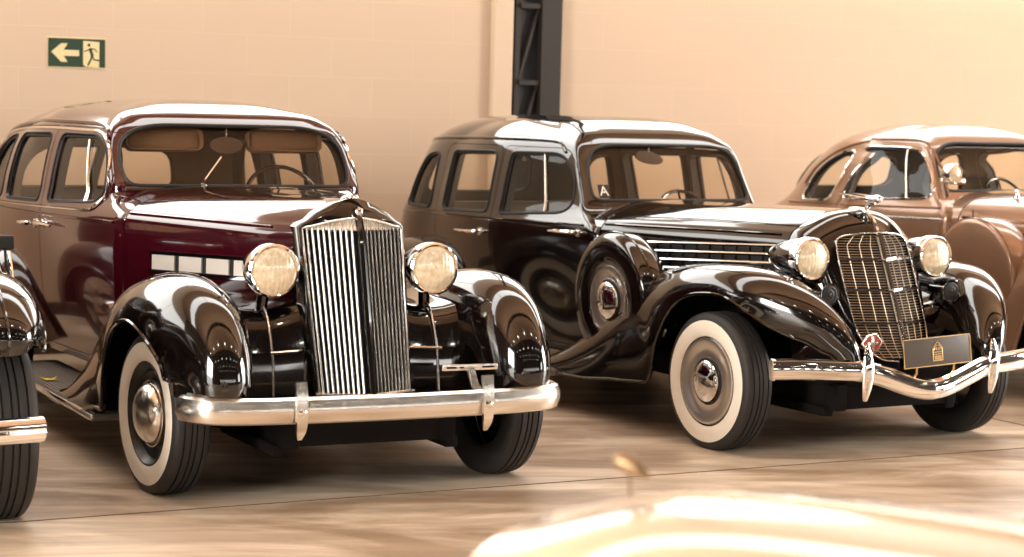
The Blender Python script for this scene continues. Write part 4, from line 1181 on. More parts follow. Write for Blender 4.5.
def build_brown():
    X, Y, A = 4.0868, 12.2628, R(31.5)
    root = empty('vintage_coupe', (X, Y, 0), heading(A), 'coppery brown vintage coupe with a chrome spotlight by its windshield and a covered side spare', 'car')
    P = 'brown'
    lv = [(0.30, -4.25, -1.40, .62, .735, .640, .9, .10, -2.3),
          (0.60, -4.38, -1.40, .68, .780, .660, .9, .10, -2.3),
          (0.85, -3.98, -1.40, .68, .795, .668, .9, .10, -2.3),
          (0.98, -3.66, -1.40, .67, .792, .668, .9, .10, -2.2),
          (1.06, -3.50, -1.40, .65, .785, .662, .9, .10, -2.2),
          (1.11, -3.42, -1.44, .64, .776, .652, .9, .09, -2.2),
          (1.18, -3.36, -1.52, .61, .760, .630, .85, .085, -2.2),
          (1.32, -3.26, -1.58, .57, .728, .610, .85, .085, -2.2),
          (1.44, -3.12, -1.64, .51, .690, .585, .85, .09, -2.2),
          (1.51, -2.98, -1.69, .47, .650, .550, .70, .12, -2.2),
          (1.57, -2.80, -1.77, .38, .560, .460, .55, .2, -2.2),
          (1.612, -2.62, -1.88, .28, .40, .330, .38, .24, -2.18),
          (1.636, -2.46, -1.98, .17, .20, .17, .19, .13, -2.20)]
    fw = rpoly([(-2.37, 1.125), (-1.64, 1.160), (-1.585, 1.215), (-1.655, 1.34), (-1.755, 1.455), (-1.86, 1.478), (-2.25, 1.478), (-2.35, 1.38)], [.05, .06, .06, .1, .08, .08, .12, .12])
    qw = rpoly([(-2.93, 1.09), (-2.62, 1.10), (-2.545, 1.30), (-2.50, 1.44), (-2.65, 1.435), (-2.81, 1.35), (-2.92, 1.22)], [.05, .05, .1, .05, .08, .12, .1])
    fd = rpoly([(-2.40, .34), (-1.48, .34), (-1.48, 1.06), (-1.54, 1.13), (-1.60, 1.30), (-1.70, 1.46), (-1.80, 1.51), (-2.30, 1.512), (-2.40, 1.38), (-2.44, 1.12)], [.05, .08, .03, .06, .1, .10, .06, .12, .12, .1])
    ws = rpoly([(-.57, 1.215), (.57, 1.215), (.585, 1.34), (.55, 1.47), (.42, 1.525), (-.42, 1.525), (-.55, 1.47), (-.585, 1.34)], [.07, .07, .1, .1, .1, .1, .1, .1])
    rwn = [rpoly([(-.44, 1.16), (.44, 1.16), (.36, 1.40), (-.36, 1.40)], .10)]
    body, ref, doors = build_body(root, lv, P, [('front', fw), ('quarter', qw)], [ws], rwn, [('front', fd)], trim=('chrome', .008), wstrim='rubber', handles=[('front', -2.28, -2.06, .97)], posts=[('front', -1.79, -1.88, 1.155, 1.475)])
    for s in (-1, 1):
        bp = [ref.side(-1.46 - 2.1 * k / 36, 1.030 - .03 * k / 36, s) for k in range(37)]
        mk('belt_moulding', tube([p + n * .004 for p, n in bp if p is not None], .011, 6, up=(0, 1, 0)), 'satin', body)
        bp = [ref.side(-1.50 - 1.6 * k / 30, 1.105 - .04 * k / 30, s) for k in range(31)]
        mk('sill_bead', tube([p + n * .002 for p, n in bp if p is not None], .008, 6, up=(0, 1, 0)), P, body)
        dp = [ref.side(v[0], v[1], s) for v in cr([(-2.98, 1.20, 0), (-2.88, 1.33, 0), (-2.70, 1.445, 0), (-2.42, 1.51, 0), (-2.1, 1.532, 0), (-1.82, 1.528, 0), (-1.70, 1.48, 0), (-1.60, 1.34, 0)], 6)]
        mk('drip_rail', tube([p + n * .004 for p, n in dp if p is not None], .009, 6, up=(0, 1, 0)), P, body)
    h1 = [(0, 1.222), (.25, 1.212), (.44, 1.185), (.555, 1.135), (.610, 1.075), (.630, .98), (.634, .52)]
    h2 = [(0, 1.225), (.20, 1.205), (.36, 1.155), (.440, 1.112), (.480, 1.06), (.505, .95), (.51, .52)]
    h3 = [(0, 1.19), (.14, 1.17), (.24, 1.125), (.295, 1.08), (.325, 1.03), (.345, .93), (.35, .52)]
    hood_part('cowl', root, [(-1.72, h1), (-1.52, h1), (-1.365, h1)], P)
    hood, href = hood_part('hood', root, [(-1.355, h1), (-.70, h2), (.02, h3)], P)
    for s in (-1, 1):
        for z in (1.055, .99, .925):
            pth = [href.side(-1.33 + 1.25 * k / 20, z - .01 * k / 20, s) for k in range(21)]
            mk('hood_strip', sweep([p + n * .005 for p, n in pth if p is not None], [(-.007, -.004), (.007, -.004), (.007, .005), (-.007, .005)], up=(0, s, 0)), 'chrome', hood)
        mk('cowl_finial', xf(lathe([(0, .02), (.01, .022), (.03, .012), (.05, .015), (.065, 0)], 16, 'z'), T(-1.12, s * .36, 1.182)), 'chrome', hood)
    G = [(-.19, .48), (-.24, .75), (-.235, .95), (-.17, 1.06), (0, 1.11)]
    Gd = [(v.x, v.y) for v in cr([(a, b, 0) for a, b in G], 6)]
    gx = lambda y, z: .30 + (1.1 - z) * .10 + .09 * (1 - (abs(y) / .25) ** 2)
    A0 = resample(cr([(.03, -y, z) for y, z in h3], 10), 30); B0 = resample([(gx(a, b), a, b) for a, b in reversed(Gd)], 30)
    g2 = grid([[A0[i].lerp(B0[i], t / 8) for i in range(31)] for t in range(9)])
    shell = mk('grille_shell', join(g2, flipy(g2)), P, root, angle=50)
    mk('radiator_core', grid([[(gx(b.y * q / 6, b.z) - .02, b.y * q / 6, b.z) for q in range(-6, 7)] for b in B0]), 'dark', shell)
    for k in range(14):
        z = .52 + .04 * k; hw = .2 if z < .98 else .14
        mk('grille_bar', tube([(gx(y, z) + .004, y, z) for y in (-hw, -hw * .6, 0, hw * .6, hw)], .006, 6), 'bar', shell)
    ft = [(-1.80, .262, .905, .62, .04, .03), (-1.56, .375, .905, .60, .17, .06), (-1.28, .560, .905, .57, .36, .12), (-1.00, .720, .905, .545, .52, .18), (-.76, .825, .905, .52, .58, .22), (-.50, .900, .905, .50, .30, .25), (-.25, .935, .905, .49, .19, .26),
          (.05, .94, .905, .475, .16, .27), (.28, .905, .90, .46, .19, .27), (.48, .812, .885, .46, .21, .26), (.62, .68, .86, .47, .2, .22), (.66, .54, .83, .49, .17, .18), (.64, .44, .80, .52, .12, .12)]
    fender(root, 'front_fender', ft, P, 2.4)
    fr = [(-2.46, .25, .92, .66, .04, .04), (-2.60, .52, .92, .64, .10, .12), (-2.78, .74, .92, .62, .14, .2), (-3.02, .84, .92, .60, .17, .25), (-3.32, .82, .915, .60, .19, .25), (-3.6, .68, .90, .60, .2, .25), (-3.82, .46, .88, .62, .18, .2), (-3.9, .31, .87, .64, .15, .15)]
    fender(root, 'rear_fender', fr[::-1], P, 2.5)
    running_board(root, -2.54, -1.48, .62, .93, .235)
    apron(root, .10, .80, .30, .40, .18, .60, P, back=-.5)
    sm = side_mount(root, -.945, .735, .345, P, yo=.885, th=.21, plain=True)
    for o, s in zip(sm, (-1, 1)):
        mk('cover_aerial', tube([(-1.04, s * .80, 1.03), (-1.05, s * .80, 1.12)], .005, 6, up=(1, 0, 0)), 'rubber', o)
    for s in (-1, 1):
        headlight(root, .24, s * .42, .96, .11, P, .36, stalk=[(.05, s * .42, .88), (.05, s * .43, .80)])
        wheel(root, 0, s * .785, 0, 'disc', Ro=.350, w=.172); wheel(root, -3.06, s * .785, 0, 'disc', Ro=.350, w=.172)
    # chrome spotlight on the right-hand windshield pillar
    sp = headlight(root, -1.30, -.735, 1.335, .062, 'chrome', .12, stalk=[(-1.40, -.730, 1.30), (-1.42, -.70, 1.25), (-1.44, -.66, 1.19)])
    sp.name = 'spotlight'
    mk('spotlight_bracket', box(-1.36, -.66, 1.285, .06, .13, .04, .012), 'brown', sp)
    pth = cr([(.56, -.86, .45), (.66, -.6, .45), (.72, -.3, .45), (.74, 0, .45), (.72, .3, .45), (.66, .6, .45), (.56, .86, .45)], 6)
    bm_ = mk('bumper', sweep(pth, [(-.02, -.045), (0, -.05), (.02, -.045), (.03, 0), (.02, .045), (0, .05), (-.02, .045)]), 'chrome', root)
    for s in (-1, 1):
        mk('bumper_guard', guard_leaf(s * .36, .755, .33, .58), 'chrome', bm_)
        mk('bumper_iron', tube([(.68, s * .42, .44), (.45, s * .40, .38), (.12, s * .38, .33)], .02, 8), 'under', bm_)
    chassis(root, 3.06, rear=-3.9, zb=.29)
    seat(root, -2.28, .52, 1.26, 1.10)
    mk('dashboard', box(-1.68, 0, 1.12, .14, 1.10, .16, .03), 'dash', root)
    SM = T(-1.93, .36, 1.10) @ RY(R(-28))
    sw = [(0, .20 * math.cos(t * math.pi / 16), .20 * math.sin(t * math.pi / 16)) for t in range(32)]
    mk('steering_wheel', join(xf(tube(sw, .011, 8, closed=True, up=(1, 0, 0)), SM), tube([SM @ Vector((0, 0, 0)), (-1.6, .36, .8)], .018, 8), *[xf(tube([(0, 0, 0), (0, .2 * math.cos(a), .2 * math.sin(a))], .007, 6), SM) for a in (R(90), R(210), R(330))]), 'bakelite', root)
    return root
# ------------------------------------------------------------------ the cream roadster in the foreground and the small things
def build_cream():
    root = empty('vintage_roadster', (0.30, 3.52, 0), heading(R(233)), 'cream car in the near foreground, only its rounded hood in view at the bottom', 'car')
    P = 'cream'
    lv = [(0.28, -3.55, -1.02, .58, .66, .58, .8, .10, -2.0), (0.50, -3.75, -1.02, .62, .71, .60, .8, .10, -2.0), (0.74, -3.72, -1.02, .62, .715, .60, .8, .10, -2.0),
          (0.86, -3.55, -1.02, .58, .69, .585, .8, .10, -2.0), (0.97, -3.2, -1.04, .48, .60, .53, .8, .15, -2.0), (1.01, -2.7, -1.10, .30, .40, .38, .6, .2, -1.9)]
    me = mesh_of(body_surface(lv), (P,)); me.name = 'body'; finish(me); body = new_obj('body', me, root)
    ref = Ref(me)
    mk('tonneau_cover', box(-1.78, 0, 1.0, .85, .98, .05, .022), 'cloth', root)
    h1 = [(0, 1.035), (.22, 1.022), (.40, .980), (.50, .905), (.555, .78), (.575, .68), (.578, .42)]
    h2 = [(0, 1.055), (.20, 1.040), (.36, .995), (.45, .915), (.50, .78), (.515, .68), (.52, .42)]
    h3 = [(0, 1.038), (.17, 1.020), (.29, .970), (.365, .89), (.41, .77), (.425, .68), (.43, .42)]
    h4 = [(0, .950), (.14, .932), (.23, .89), (.29, .82), (.32, .74), (.335, .66), (.34, .42)]
    hood, href = hood_part('hood', root, [(-1.06, h1), (-.55, h2), (-.05, h3), (.30, h4)], P)
    G = [(-.16, .40), (-.27, .55), (-.29, .70), (-.20, .82), (0, .86)]
    Gd = [(v.x, v.y) for v in cr([(a, b, 0) for a, b in G], 6)]
    gx = lambda y, z: .36 + (.8 - z) * .12 + .06 * (1 - (abs(y) / .3) ** 2)
    A0 = resample(cr([(.30, -y, z) for y, z in h4], 10), 30); B0 = resample([(gx(a, b), a, b) for a, b in reversed(Gd)], 30)
    g2 = grid([[A0[i].lerp(B0[i], t / 8) for i in range(31)] for t in range(9)])
    shell = mk('grille_shell', join(g2, flipy(g2)), P, root, angle=50)
    mk('radiator_core', grid([[(gx(b.y * q / 6, b.z) - .02, b.y * q / 6, b.z) for q in range(-6, 7)] for b in B0]), 'dark', shell)
    for k in range(-8, 9):
        y = .027 * k; zt = .80 - .10 * (abs(k) / 8) ** 2
        mk('grille_bar', tube([(gx(y, z), y, z) for z in (.46, .6, zt)], .006, 6, up=(1, 0, 0)), 'bar', shell)
    h, n = href.down(.10, .002)
    zt = h.z
    mk('hood_ornament', join(tube([(.10, 0, zt - .004), (.105, 0, zt + .055)], .003, 8, up=(1, 0, 0)),
                             tube(cr([(.135, 0, zt + .062), (.12, 0, zt + .068), (.09, 0, zt + .060), (.065, 0, zt + .048)], 5), .017, 12, up=(0, 1, 0), scale=[.3, .6, .8, .9, 1, 1, 1, 1, 1, .95, .9, .85, .75, .6, .45, .3])), 'ornament', hood)
    mk('hood_hinge_bead', tube([v + n_ * .002 for v, n_ in [href.down(-1.03 + 1.3 * k / 20, .001) for k in range(21)] if v is not None], .005, 6), 'satin', hood)
    ft = [(-1.20, .26, .86, .58, .03, .03), (-1.0, .34, .86, .56, .08, .06), (-.75, .50, .86, .54, .12, .12), (-.45, .66, .86, .51, .14, .2), (-.10, .735, .86, .49, .13, .22), (.20, .72, .855, .48, .16, .22), (.42, .63, .84, .49, .18, .22), (.54, .49, .82, .51, .17, .2), (.55, .38, .80, .53, .14, .15)]
    fender(root, 'front_fender', ft, P, 2.4)
    fr = [(-2.15, .28, .86, .6, .03, .03), (-2.30, .5, .86, .58, .1, .12), (-2.5, .66, .86, .56, .13, .2), (-2.78, .735, .86, .55, .13, .22), (-3.08, .70, .85, .55, .16, .22), (-3.3, .56, .84, .56, .17, .2), (-3.42, .38, .82, .58, .14, .15)]
    fender(root, 'rear_fender', fr[::-1], P, 2.4)
    apron(root, .10, .64, .30, .36, .22, .58, P, back=-.4)
    running_board(root, -2.2, -1.12, .56, .85, .24)
    for s in (-1, 1):
        headlight(root, .42, s * .44, .68, .09, P, .24, stalk=[(.28, s * .44, .64), (.27, s * .44, .58)])
        wheel(root, 0, s * .68, 0, 'disc', Ro=.325, w=.16); wheel(root, -2.75, s * .68, 0, 'disc', Ro=.325, w=.16)
    mk('bumper', sweep(cr([(.58, -.80, .40), (.70, -.5, .40), (.75, 0, .40), (.70, .5, .40), (.58, .80, .40)], 6), [(-.015, -.04), (.015, -.04), (.024, 0), (.015, .04), (-.015, .04)]), 'chrome', root)
    wf = mk('windshield_frame', tube([(-1.16, -.50, .90), (-1.22, -.48, 1.06), (-1.22, .48, 1.06), (-1.16, .50, .90)], .014, 8, up=(1, 0, 0)), 'chrome', root)
    mk('windshield', grid([[(-1.17, -.48 + .096 * k, .92) for k in range(11)], [(-1.218, -.47 + .094 * k, 1.05) for k in range(11)]]), 'wsglass', wf)
    chassis(root, 2.75, tr=.68, front=.40, rear=-3.4, zb=.27)
    return root

def build_sign():
    W_, H_ = .377, .183
    B = HM @ T(-3.437 + W_ / 2, -.006, 1.9605)          # local x along the wall, -y towards the room
    def P2(u, v): return ((u - 453) / 455 * W_, (261.5 - v) / 222 * H_)
    root = empty('exit_sign', tuple(B.translation), WA, 'small green exit sign with a cream left arrow and running figure on wall', 'sign')
    panel = mk('sign_panel', box(0, .002, 0, W_, .006, H_, .001), 'sign_green', root, smooth=False)
    def flat(poly, y0, y1):
        V = [(x, y0, z) for x, z in poly] + [(x, y1, z) for x, z in poly]; n = len(poly)
        return V, [tuple(range(n)), tuple(range(n, 2 * n))[::-1]] + [(i, (i + 1) % n, n + (i + 1) % n, n + i) for i in range(n)]
    mk('sign_border', box(0, .0045, 0, W_ + .014, .003, H_ + .014, .001), 'sign_cream', root, smooth=False)
    mk('arrow', flat([P2(*p) for p in [(250, 258), (328, 190), (380, 190), (347, 241), (470, 241), (470, 288), (347, 288), (380, 336), (328, 336)]], -.0022, -.0008), 'sign_cream', panel, smooth=False)
    door = mk('door_symbol', flat([P2(*p) for p in [(503, 166), (632, 172), (632, 374), (522, 368), (503, 350)]], -.0022, -.0008), 'sign_cream', panel, smooth=False)
    def limb(pts, w):
        pp = [P2(*p) for p in pts]
        return sweep([(x, -.0028, z) for x, z in pp], [(-w / 2, -.0008), (w / 2, -.0008), (w / 2, .0008), (-w / 2, .0008)], up=(0, 1, 0))
    hx, hz = P2(548, 198)
    head = flat([(hx + .0105 * math.cos(a * math.pi / 10), hz + .0105 * math.sin(a * math.pi / 10)) for a in range(20)], -.0036, -.002)
    fig = join(limb([(556, 222), (566, 250), (578, 284)], .018), limb([(562, 232), (534, 240), (508, 250)], .007), limb([(560, 226), (596, 230), (613, 252)], .007),
               limb([(576, 280), (590, 312), (642, 318)], .010), limb([(574, 280), (562, 316), (540, 358)], .011), head)
    mk('running_figure', fig, 'sign_green', door, smooth=False)
    return root

def build_leaf(parent_matrix):
    pts = []
    for k in range(10):
        a = k * math.pi / 5; r = .050 if k % 2 == 0 else .024
        pts.append((r * math.cos(a) * (1.25 if k == 0 else 1), r * math.sin(a)))
    V = [(0, 0, .004)]; F = []
    ring = [(x, y, .001 + .018 * (math.hypot(x, y) / .05) ** 2 * (1 if i % 4 else .3)) for i, (x, y) in enumerate(pts)]
    V += ring
    for i in range(10): F.append((0, 1 + i, 1 + (i + 1) % 10))
    n = len(V); V += [(x, y, z - .0012) for x, y, z in V]
    F += [tuple(n + i for i in reversed(f)) for f in F[:10]]
    for i in range(10):
        a, b = 1 + i, 1 + (i + 1) % 10
        F.append((a, n + a, n + b, b))
    stem = tube([(-.01, 0, .003), (-.035, .004, .004), (-.055, .012, .003)], .0015, 6)
    Mx = parent_matrix @ T(-1.70, -.862, .2595) @ RZ(R(40))
    o = mk('fallen_leaf', xf((V, F), Mx), 'leaf', None, smooth=False)
    tag(o, 'yellow fallen leaf lying on the grey running board of the maroon sedan', 'leaf')
    mk('leaf_stem', xf(stem, Mx), 'leaf', o)
    return o

M['sign_green'] = pbr('sign_green', (0.022, 0.050, 0.028), 0.45)
M['sign_cream'] = pbr('sign_cream', (0.80, 0.66, 0.36), 0.5)
M['leaf'] = pbr('yellow_leaf', (0.80, 0.58, 0.05), 0.6)
# ------------------------------------------------------------------ the hall
WA = R(28.2)                       # the wall the cars back on to
LF = Vector((math.cos(WA), math.sin(WA), 0)); HD = Vector((LF.y, -LF.x, 0)); W0 = Vector((0, 14.9, 0))
HM = Matrix(((LF.x, -HD.x, 0, W0.x), (LF.y, -HD.y, 0, W0.y), (0, 0, 1, 0), (0, 0, 0, 1)))   # hall frame: x along the wall, y behind it, z up

def hall(name, geo, mat, kind='structure', **kw):
    o = mk(name, xf(geo, HM), mat, None, **kw)
    if kind: o['kind'] = kind
    return o

def wall_mat():
    m, nt, b = node_mat('painted_block_wall')
    tc = nt.nodes.new('ShaderNodeTexCoord')
    mp = nt.nodes.new('ShaderNodeMapping'); mp.inputs['Rotation'].default_value = (R(90), 0, 0)
    rot = nt.nodes.new('ShaderNodeMapping'); rot.inputs['Rotation'].default_value = (0, 0, -WA)
    nt.links.new(tc.outputs['Object'], rot.inputs['Vector']); 
    sx = nt.nodes.new('ShaderNodeSeparateXYZ'); cx = nt.nodes.new('ShaderNodeCombineXYZ')
    nt.links.new(rot.outputs['Vector'], sx.inputs['Vector'])
    nt.links.new(sx.outputs['X'], cx.inputs['X']); nt.links.new(sx.outputs['Z'], cx.inputs['Y'])
    br = nt.nodes.new('ShaderNodeTexBrick')
    br.inputs['Scale'].default_value = 1.0; br.inputs['Brick Width'].default_value = 0.62; br.inputs['Row Height'].default_value = 0.265
    br.inputs['Mortar Size'].default_value = 0.006; br.inputs['Mortar Smooth'].default_value = 0.8
    br.inputs['Color1'].default_value = (0.60, 0.470, 0.345, 1); br.inputs['Color2'].default_value = (0.615, 0.482, 0.355, 1); br.inputs['Mortar'].default_value = (0.66, 0.525, 0.395, 1)
    nt.links.new(cx.outputs['Vector'], br.inputs['Vector'])
    nz = nt.nodes.new('ShaderNodeTexNoise'); nz.inputs['Scale'].default_value = 1.3; nz.inputs['Detail'].default_value = 3
    nt.links.new(rot.outputs['Vector'], nz.inputs['Vector'])
    mx = nt.nodes.new('ShaderNodeMix'); mx.data_type = 'RGBA'; mx.inputs['B'].default_value = (0.63, 0.480, 0.350, 1)
    nt.links.new(nz.outputs['Fac'], mx.inputs['Factor']); nt.links.new(br.outputs['Color'], mx.inputs['A'])
    nt.links.new(mx.outputs['Result'], b.inputs['Base Color'])
    bp = nt.nodes.new('ShaderNodeBump'); bp.inputs['Strength'].default_value = 0.12; bp.inputs['Distance'].default_value = 0.01
    nt.links.new(br.outputs['Fac'], bp.inputs['Height']); nt.links.new(bp.outputs['Normal'], b.inputs['Normal'])
    b.inputs['Roughness'].default_value = 0.75
    return m

def floor_mat():
    m, nt, b = node_mat('polished_concrete')
    tc = nt.nodes.new('ShaderNodeTexCoord')
    rot = nt.nodes.new('ShaderNodeMapping'); rot.inputs['Rotation'].default_value = (0, 0, -WA); rot.inputs['Scale'].default_value = (0.55, 1.5, 1)
    nt.links.new(tc.outputs['Object'], rot.inputs['Vector'])
    n1 = nt.nodes.new('ShaderNodeTexNoise'); n1.inputs['Scale'].default_value = 1.6; n1.inputs['Detail'].default_value = 7; n1.inputs['Roughness'].default_value = 0.62; n1.inputs['Distortion'].default_value = 0.8
    nt.links.new(rot.outputs['Vector'], n1.inputs['Vector'])
    rp = nt.nodes.new('ShaderNodeValToRGB')
    rp.color_ramp.elements[0].position = 0.40; rp.color_ramp.elements[0].color = (0.40, 0.30, 0.21, 1)
    rp.color_ramp.elements[1].position = 0.60; rp.color_ramp.elements[1].color = (0.70, 0.59, 0.465, 1)
    nt.links.new(n1.outputs['Fac'], rp.inputs['Fac'])
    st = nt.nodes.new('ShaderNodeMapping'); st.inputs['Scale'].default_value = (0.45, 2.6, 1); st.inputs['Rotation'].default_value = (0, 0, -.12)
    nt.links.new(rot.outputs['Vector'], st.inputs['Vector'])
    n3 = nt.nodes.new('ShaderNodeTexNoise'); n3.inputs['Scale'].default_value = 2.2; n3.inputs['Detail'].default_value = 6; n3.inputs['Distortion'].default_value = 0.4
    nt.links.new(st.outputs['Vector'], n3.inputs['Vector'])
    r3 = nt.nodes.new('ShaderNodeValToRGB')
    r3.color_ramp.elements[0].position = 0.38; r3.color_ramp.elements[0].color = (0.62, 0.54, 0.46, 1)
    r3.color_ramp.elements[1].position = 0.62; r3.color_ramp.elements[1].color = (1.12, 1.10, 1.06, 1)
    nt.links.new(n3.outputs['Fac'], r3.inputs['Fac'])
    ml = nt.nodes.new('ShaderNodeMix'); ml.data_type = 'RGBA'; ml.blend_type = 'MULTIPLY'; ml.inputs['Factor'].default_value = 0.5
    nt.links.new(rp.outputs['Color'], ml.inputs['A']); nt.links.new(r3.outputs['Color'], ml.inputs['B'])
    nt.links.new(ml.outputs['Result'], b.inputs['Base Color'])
    r2 = nt.nodes.new('ShaderNodeMapRange'); r2.inputs['To Min'].default_value = 0.28; r2.inputs['To Max'].default_value = 0.5
    nt.links.new(n1.outputs['Fac'], r2.inputs['Value']); nt.links.new(r2.outputs['Result'], b.inputs['Roughness'])
    n2 = nt.nodes.new('ShaderNodeTexNoise'); n2.inputs['Scale'].default_value = 5; n2.inputs['Detail'].default_value = 6
    nt.links.new(rot.outputs['Vector'], n2.inputs['Vector'])
    bp = nt.nodes.new('ShaderNodeBump'); bp.inputs['Strength'].default_value = 0.05; bp.inputs['Distance'].default_value = 0.02
    nt.links.new(n2.outputs['Fac'], bp.inputs['Height']); nt.links.new(bp.outputs['Normal'], b.inputs['Normal'])
    return m

def emis(name, col, s):
    m = bpy.data.materials.new(name); m.use_nodes = True
    nt = m.node_tree; nt.nodes.clear()
    e = nt.nodes.new('ShaderNodeEmission'); e.inputs['Color'].default_value = (*col, 1); e.inputs['Strength'].default_value = s
    o = nt.nodes.new('ShaderNodeOutputMaterial'); nt.links.new(e.outputs['Emission'], o.inputs['Surface'])
    return m

M['wall'] = wall_mat(); M['floor'] = floor_mat()
M['plaster'] = pbr('cream_plaster', (0.66, 0.52, 0.375), 0.7, noise=0.05, nscale=2)
M['steel'] = pbr('dark_brown_steel', (0.020, 0.014, 0.011), 0.6)
M['steel2'] = pbr('black_steel', (0.010, 0.010, 0.012), 0.55)
M['ceil'] = pbr('brown_ceiling_boards', (0.40, 0.235, 0.135), 0.8, noise=0.2, nscale=3)
M['ceil2'] = pbr('dark_ceiling_boards', (0.035, 0.022, 0.014), 0.8)
M['hallwall'] = pbr('far_hall_wall', (0.05, 0.032, 0.022), 0.8, noise=0.15, nscale=2)
M['sky'] = emis('skylight', (1.0, 0.96, 0.90), 7.5)
M['cler'] = emis('clerestory', (1.0, 0.96, 0.90), 6.5)
M['lamp'] = emis('lamp', (1.0, 0.90, 0.72), 30.0)
M['win2'] = emis('daylit_door', (1.0, 0.96, 0.90), 7.0)
M['joint'] = pbr('floor_joint', (0.15, 0.09, 0.05), 0.8)
M['win'] = emis('daylit_window', (1.0, 0.96, 0.90), 12.0)

def area(name, hx, hy, hz, sx, sy, power, col, rx=0.0, rz=0.0):
    l = bpy.data.lights.new(name, 'AREA'); l.shape = 'RECTANGLE'; l.size = sx; l.size_y = sy; l.energy = power; l.color = col
    o = bpy.data.objects.new(name, l); COL.objects.link(o)
    o.matrix_world = HM @ T(hx, hy, hz) @ RZ(rz) @ RX(rx)
    return o

XL, XR, YF, ZC = -14.0, 13.0, -24.0, 7.0
hall('floor', box((XL + XR) / 2, (0.3 + YF) / 2, -0.05, XR - XL, 0.3 - YF, 0.1), 'floor', smooth=False)
hall('wall_back', box((XL + XR) / 2, 0.15, ZC / 2, XR - XL, 0.3, ZC), 'wall', smooth=False)
hall('wall_left', box(XL - 0.15, YF / 2, ZC / 2, 0.3, -YF + .3, ZC), 'hallwall', smooth=False)
hall('wall_right', box(XR + 0.15, YF / 2, ZC / 2, 0.3, -YF + .3, ZC), 'hallwall', smooth=False)
hall('wall_front', box((XL + XR) / 2, YF - 0.15, ZC / 2, XR - XL, 0.3, ZC), 'hallwall', smooth=False)
hall('ceiling', box((XL + XR) / 2, -5.35, ZC + 0.05, XR - XL, 11.3, 0.1), 'ceil', smooth=False)
hall('ceiling', box((XL + XR) / 2, (-11 + YF) / 2, ZC + 0.05, XR - XL, -11 - YF, 0.1), 'ceil2', smooth=False)
# clerestory windows over the cars, daylit windows in the far walls, rows of pendant lamps
n_w = 0
for k in range(5):
    n_w += 1
    hall('window_%d' % n_w, box(-11.4 + 5.1 * k, -.02, 3.85, 5.0, .05, 2.2), 'cler', smooth=False)
for k in range(5):
    n_w += 1
    hall('window_%d' % n_w, box(-11.4 + 5.1 * k, -2.3, ZC - .03, 5.0, 1.2, .05), 'sky', smooth=False)
for k in range(18):
    n_w += 1
    hall('window_%d' % n_w, box(-12.0 + 1.4 * k, YF + 0.02, 2.4, .45, 0.05, 1.3), 'win', smooth=False)
n_w += 1
hall('window_%d' % n_w, box(XR - 0.02, -8.6, 2.0, 0.05, 4.6, 4.0), 'win', smooth=False)     # the open loading door, daylight outside
n_w += 1
hall('window_%d' % n_w, box(XR - 0.02, -17, 2.6, 0.05, 3.2, 2.6), 'win', smooth=False)
n_w += 1
hall('window_%d' % n_w, box(XL + 0.02, -9.5, 2.0, 0.05, 3.6, 4.0), 'win2', smooth=False)     # a second open door at the left end
lamp0 = None
for i in range(4):
    for k in range(9):
        LX, LY = -11 + 2.7 * k, -8.6 - 3.8 * i
        o = mk('ceiling_lamp', xf(lathe([(5.55, 0), (5.55, .16), (5.60, .18), (5.78, .07), (6.98, .015), (6.98, 0)], 16, 'z'), HM @ T(LX, LY, 0)), 'steel2', None)
        tag(o, 'black pendant ceiling lamp over the hall aisle', 'lamp', 'pendant lamps over the aisle')
        mk('bulb', xf(lathe([(5.50, 0), (5.51, .10), (5.552, .13)], 16, 'z'), HM @ T(LX, LY, 0)), 'lamp', o)
        l = bpy.data.lights.new('pendant_light', 'SPOT'); l.energy = 22; l.color = (1.0, 0.95, 0.88); l.shadow_soft_size = 0.12; l.spot_size = R(150); l.spot_blend = 0.5
        lo = bpy.data.objects.new('pendant_light', l); COL.objects.link(lo); lo.location = HM @ Vector((LX, LY, 5.46))
# made-up beam with an added uplight that brightens the ceiling boards for reflections
hall('added_beam', box((XL + XR) / 2, -6.4, 4.86, XR - XL - 1, .34, .12), 'steel', smooth=False)
ul = area('added_uplight', (XL + XR) / 2, -6.4, 4.95, XR - XL - 2, .26, 950, (1.0, 0.91, 0.78))
ul.matrix_world = HM @ T((XL + XR) / 2, -6.4, 4.95) @ RX(math.pi)
# pilaster and steel lattice column against the back wall
hall('column_1', box(-.15, -.03, ZC / 2, .17, .06, ZC, .02), 'plaster', smooth=False)
cx0, cx1 = -.055, .305
g = join(box(cx1 - .0825, -.05, ZC / 2, .165, .10, ZC), box(cx0 + .02, -.03, ZC / 2, .04, .06, ZC))
col = hall('column_2', g, 'steel', smooth=False)
web = []
for k in range(10):
    z0 = 1.31 + .55 * k
    web.append(box(.055, -.06, z0, .16, .05, .035))
    web.append(xf(box(0, 0, 0, .022, .03, .55), T(.055, -.05, z0 + .275) @ RY(R(16))))
mk('lattice_web', xf(join(*web), HM), 'steel', col, smooth=False)
mk('column_back', xf(box(.05, -.012, ZC / 2, .19, .024, ZC), HM), 'steel2', col, smooth=False)
hall('baseboard_back', box((XL + XR) / 2, -.012, .06, XR - XL, .024, .12), 'hallwall', smooth=False)

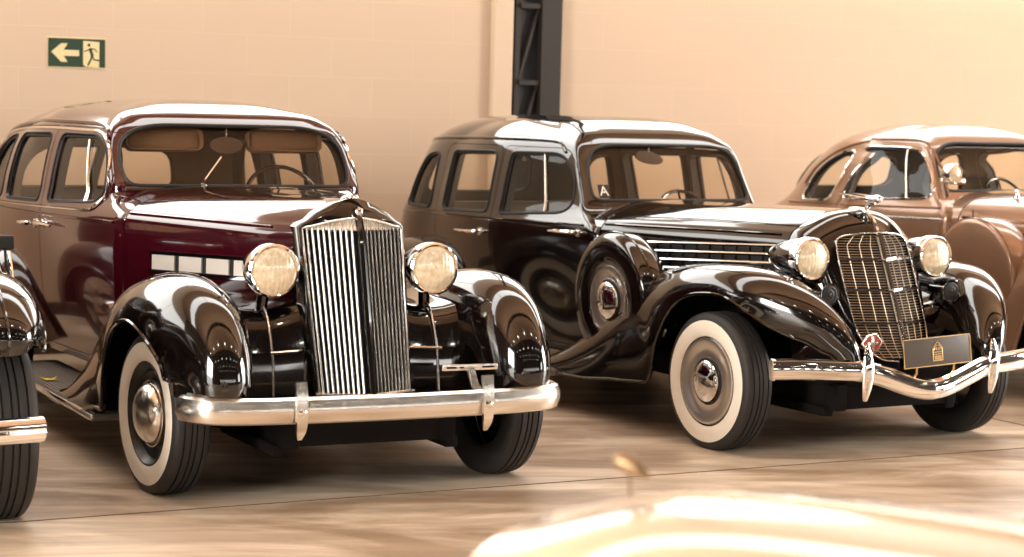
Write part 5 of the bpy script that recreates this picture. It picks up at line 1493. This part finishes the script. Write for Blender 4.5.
# ------------------------------------------------------------------ camera
cam = bpy.data.cameras.new('camera'); co = bpy.data.objects.new('camera', cam); COL.objects.link(co)
pitch, roll = 0.0849, 0.0260
fw_ = Vector((0, math.cos(pitch), -math.sin(pitch))); up0 = Vector((0, math.sin(pitch), math.cos(pitch))); r0 = Vector((1, 0, 0))
rt = r0 * math.cos(roll) + up0 * math.sin(roll); up = up0 * math.cos(roll) - r0 * math.sin(roll); bk = -fw_
co.matrix_world = Matrix(((rt.x, up.x, bk.x, 0), (rt.y, up.y, bk.y, 0), (rt.z, up.z, bk.z, 1.702), (0, 0, 0, 1)))
cam.sensor_width = 36.0; cam.lens = 2048.5 * 36.0 / 1024.0; cam.clip_start = 0.05; cam.clip_end = 200
cam.dof.use_dof = True; cam.dof.focus_distance = 9.0; cam.dof.aperture_fstop = 2.8
SC.camera = co

w = bpy.data.worlds.new('world'); SC.world = w; w.use_nodes = True
w.node_tree.nodes['Background'].inputs['Color'].default_value = (0.9, 0.75, 0.6, 1); w.node_tree.nodes['Background'].inputs['Strength'].default_value = 0.0

# daylight falling in through the loading door on to the aisle floor
dl = area('door_daylight', XR - .5, -9.0, 3.6, 4.0, 3.6, 2000, (1.0, 0.96, 0.90))
dl.matrix_world = HM @ T(XR - .5, -9.0, 3.6) @ Matrix.Rotation(R(68), 4, 'Y')
dl2 = area('door_daylight', XL + .5, -9.5, 3.2, 3.6, 3.4, 1650, (1.0, 0.95, 0.88))
dl2.matrix_world = HM @ T(XL + .5, -9.5, 3.2) @ Matrix.Rotation(R(-72), 4, 'Y')
SC.view_settings.view_transform = 'Standard'
SC.view_settings.look = 'None'
SC.view_settings.gamma = 1.0
SC.view_settings.use_curve_mapping = False
SC.view_settings.exposure = -0.22
hall('trim_1', box((XL + XR) / 2, -5.16, .0012, XR - XL - .2, .008, .0024), 'joint', smooth=False)
hall('trim_2', box(.8, (YF) / 2, .0011, .012, -YF - .4, .0022), 'joint', smooth=False)

car = build_maroon()
build_black()
build_left_black()
build_brown()
build_cream()
build_sign()
bpy.context.view_layer.update()
build_leaf(car.matrix_world.copy())
bpy.context.view_layer.update()
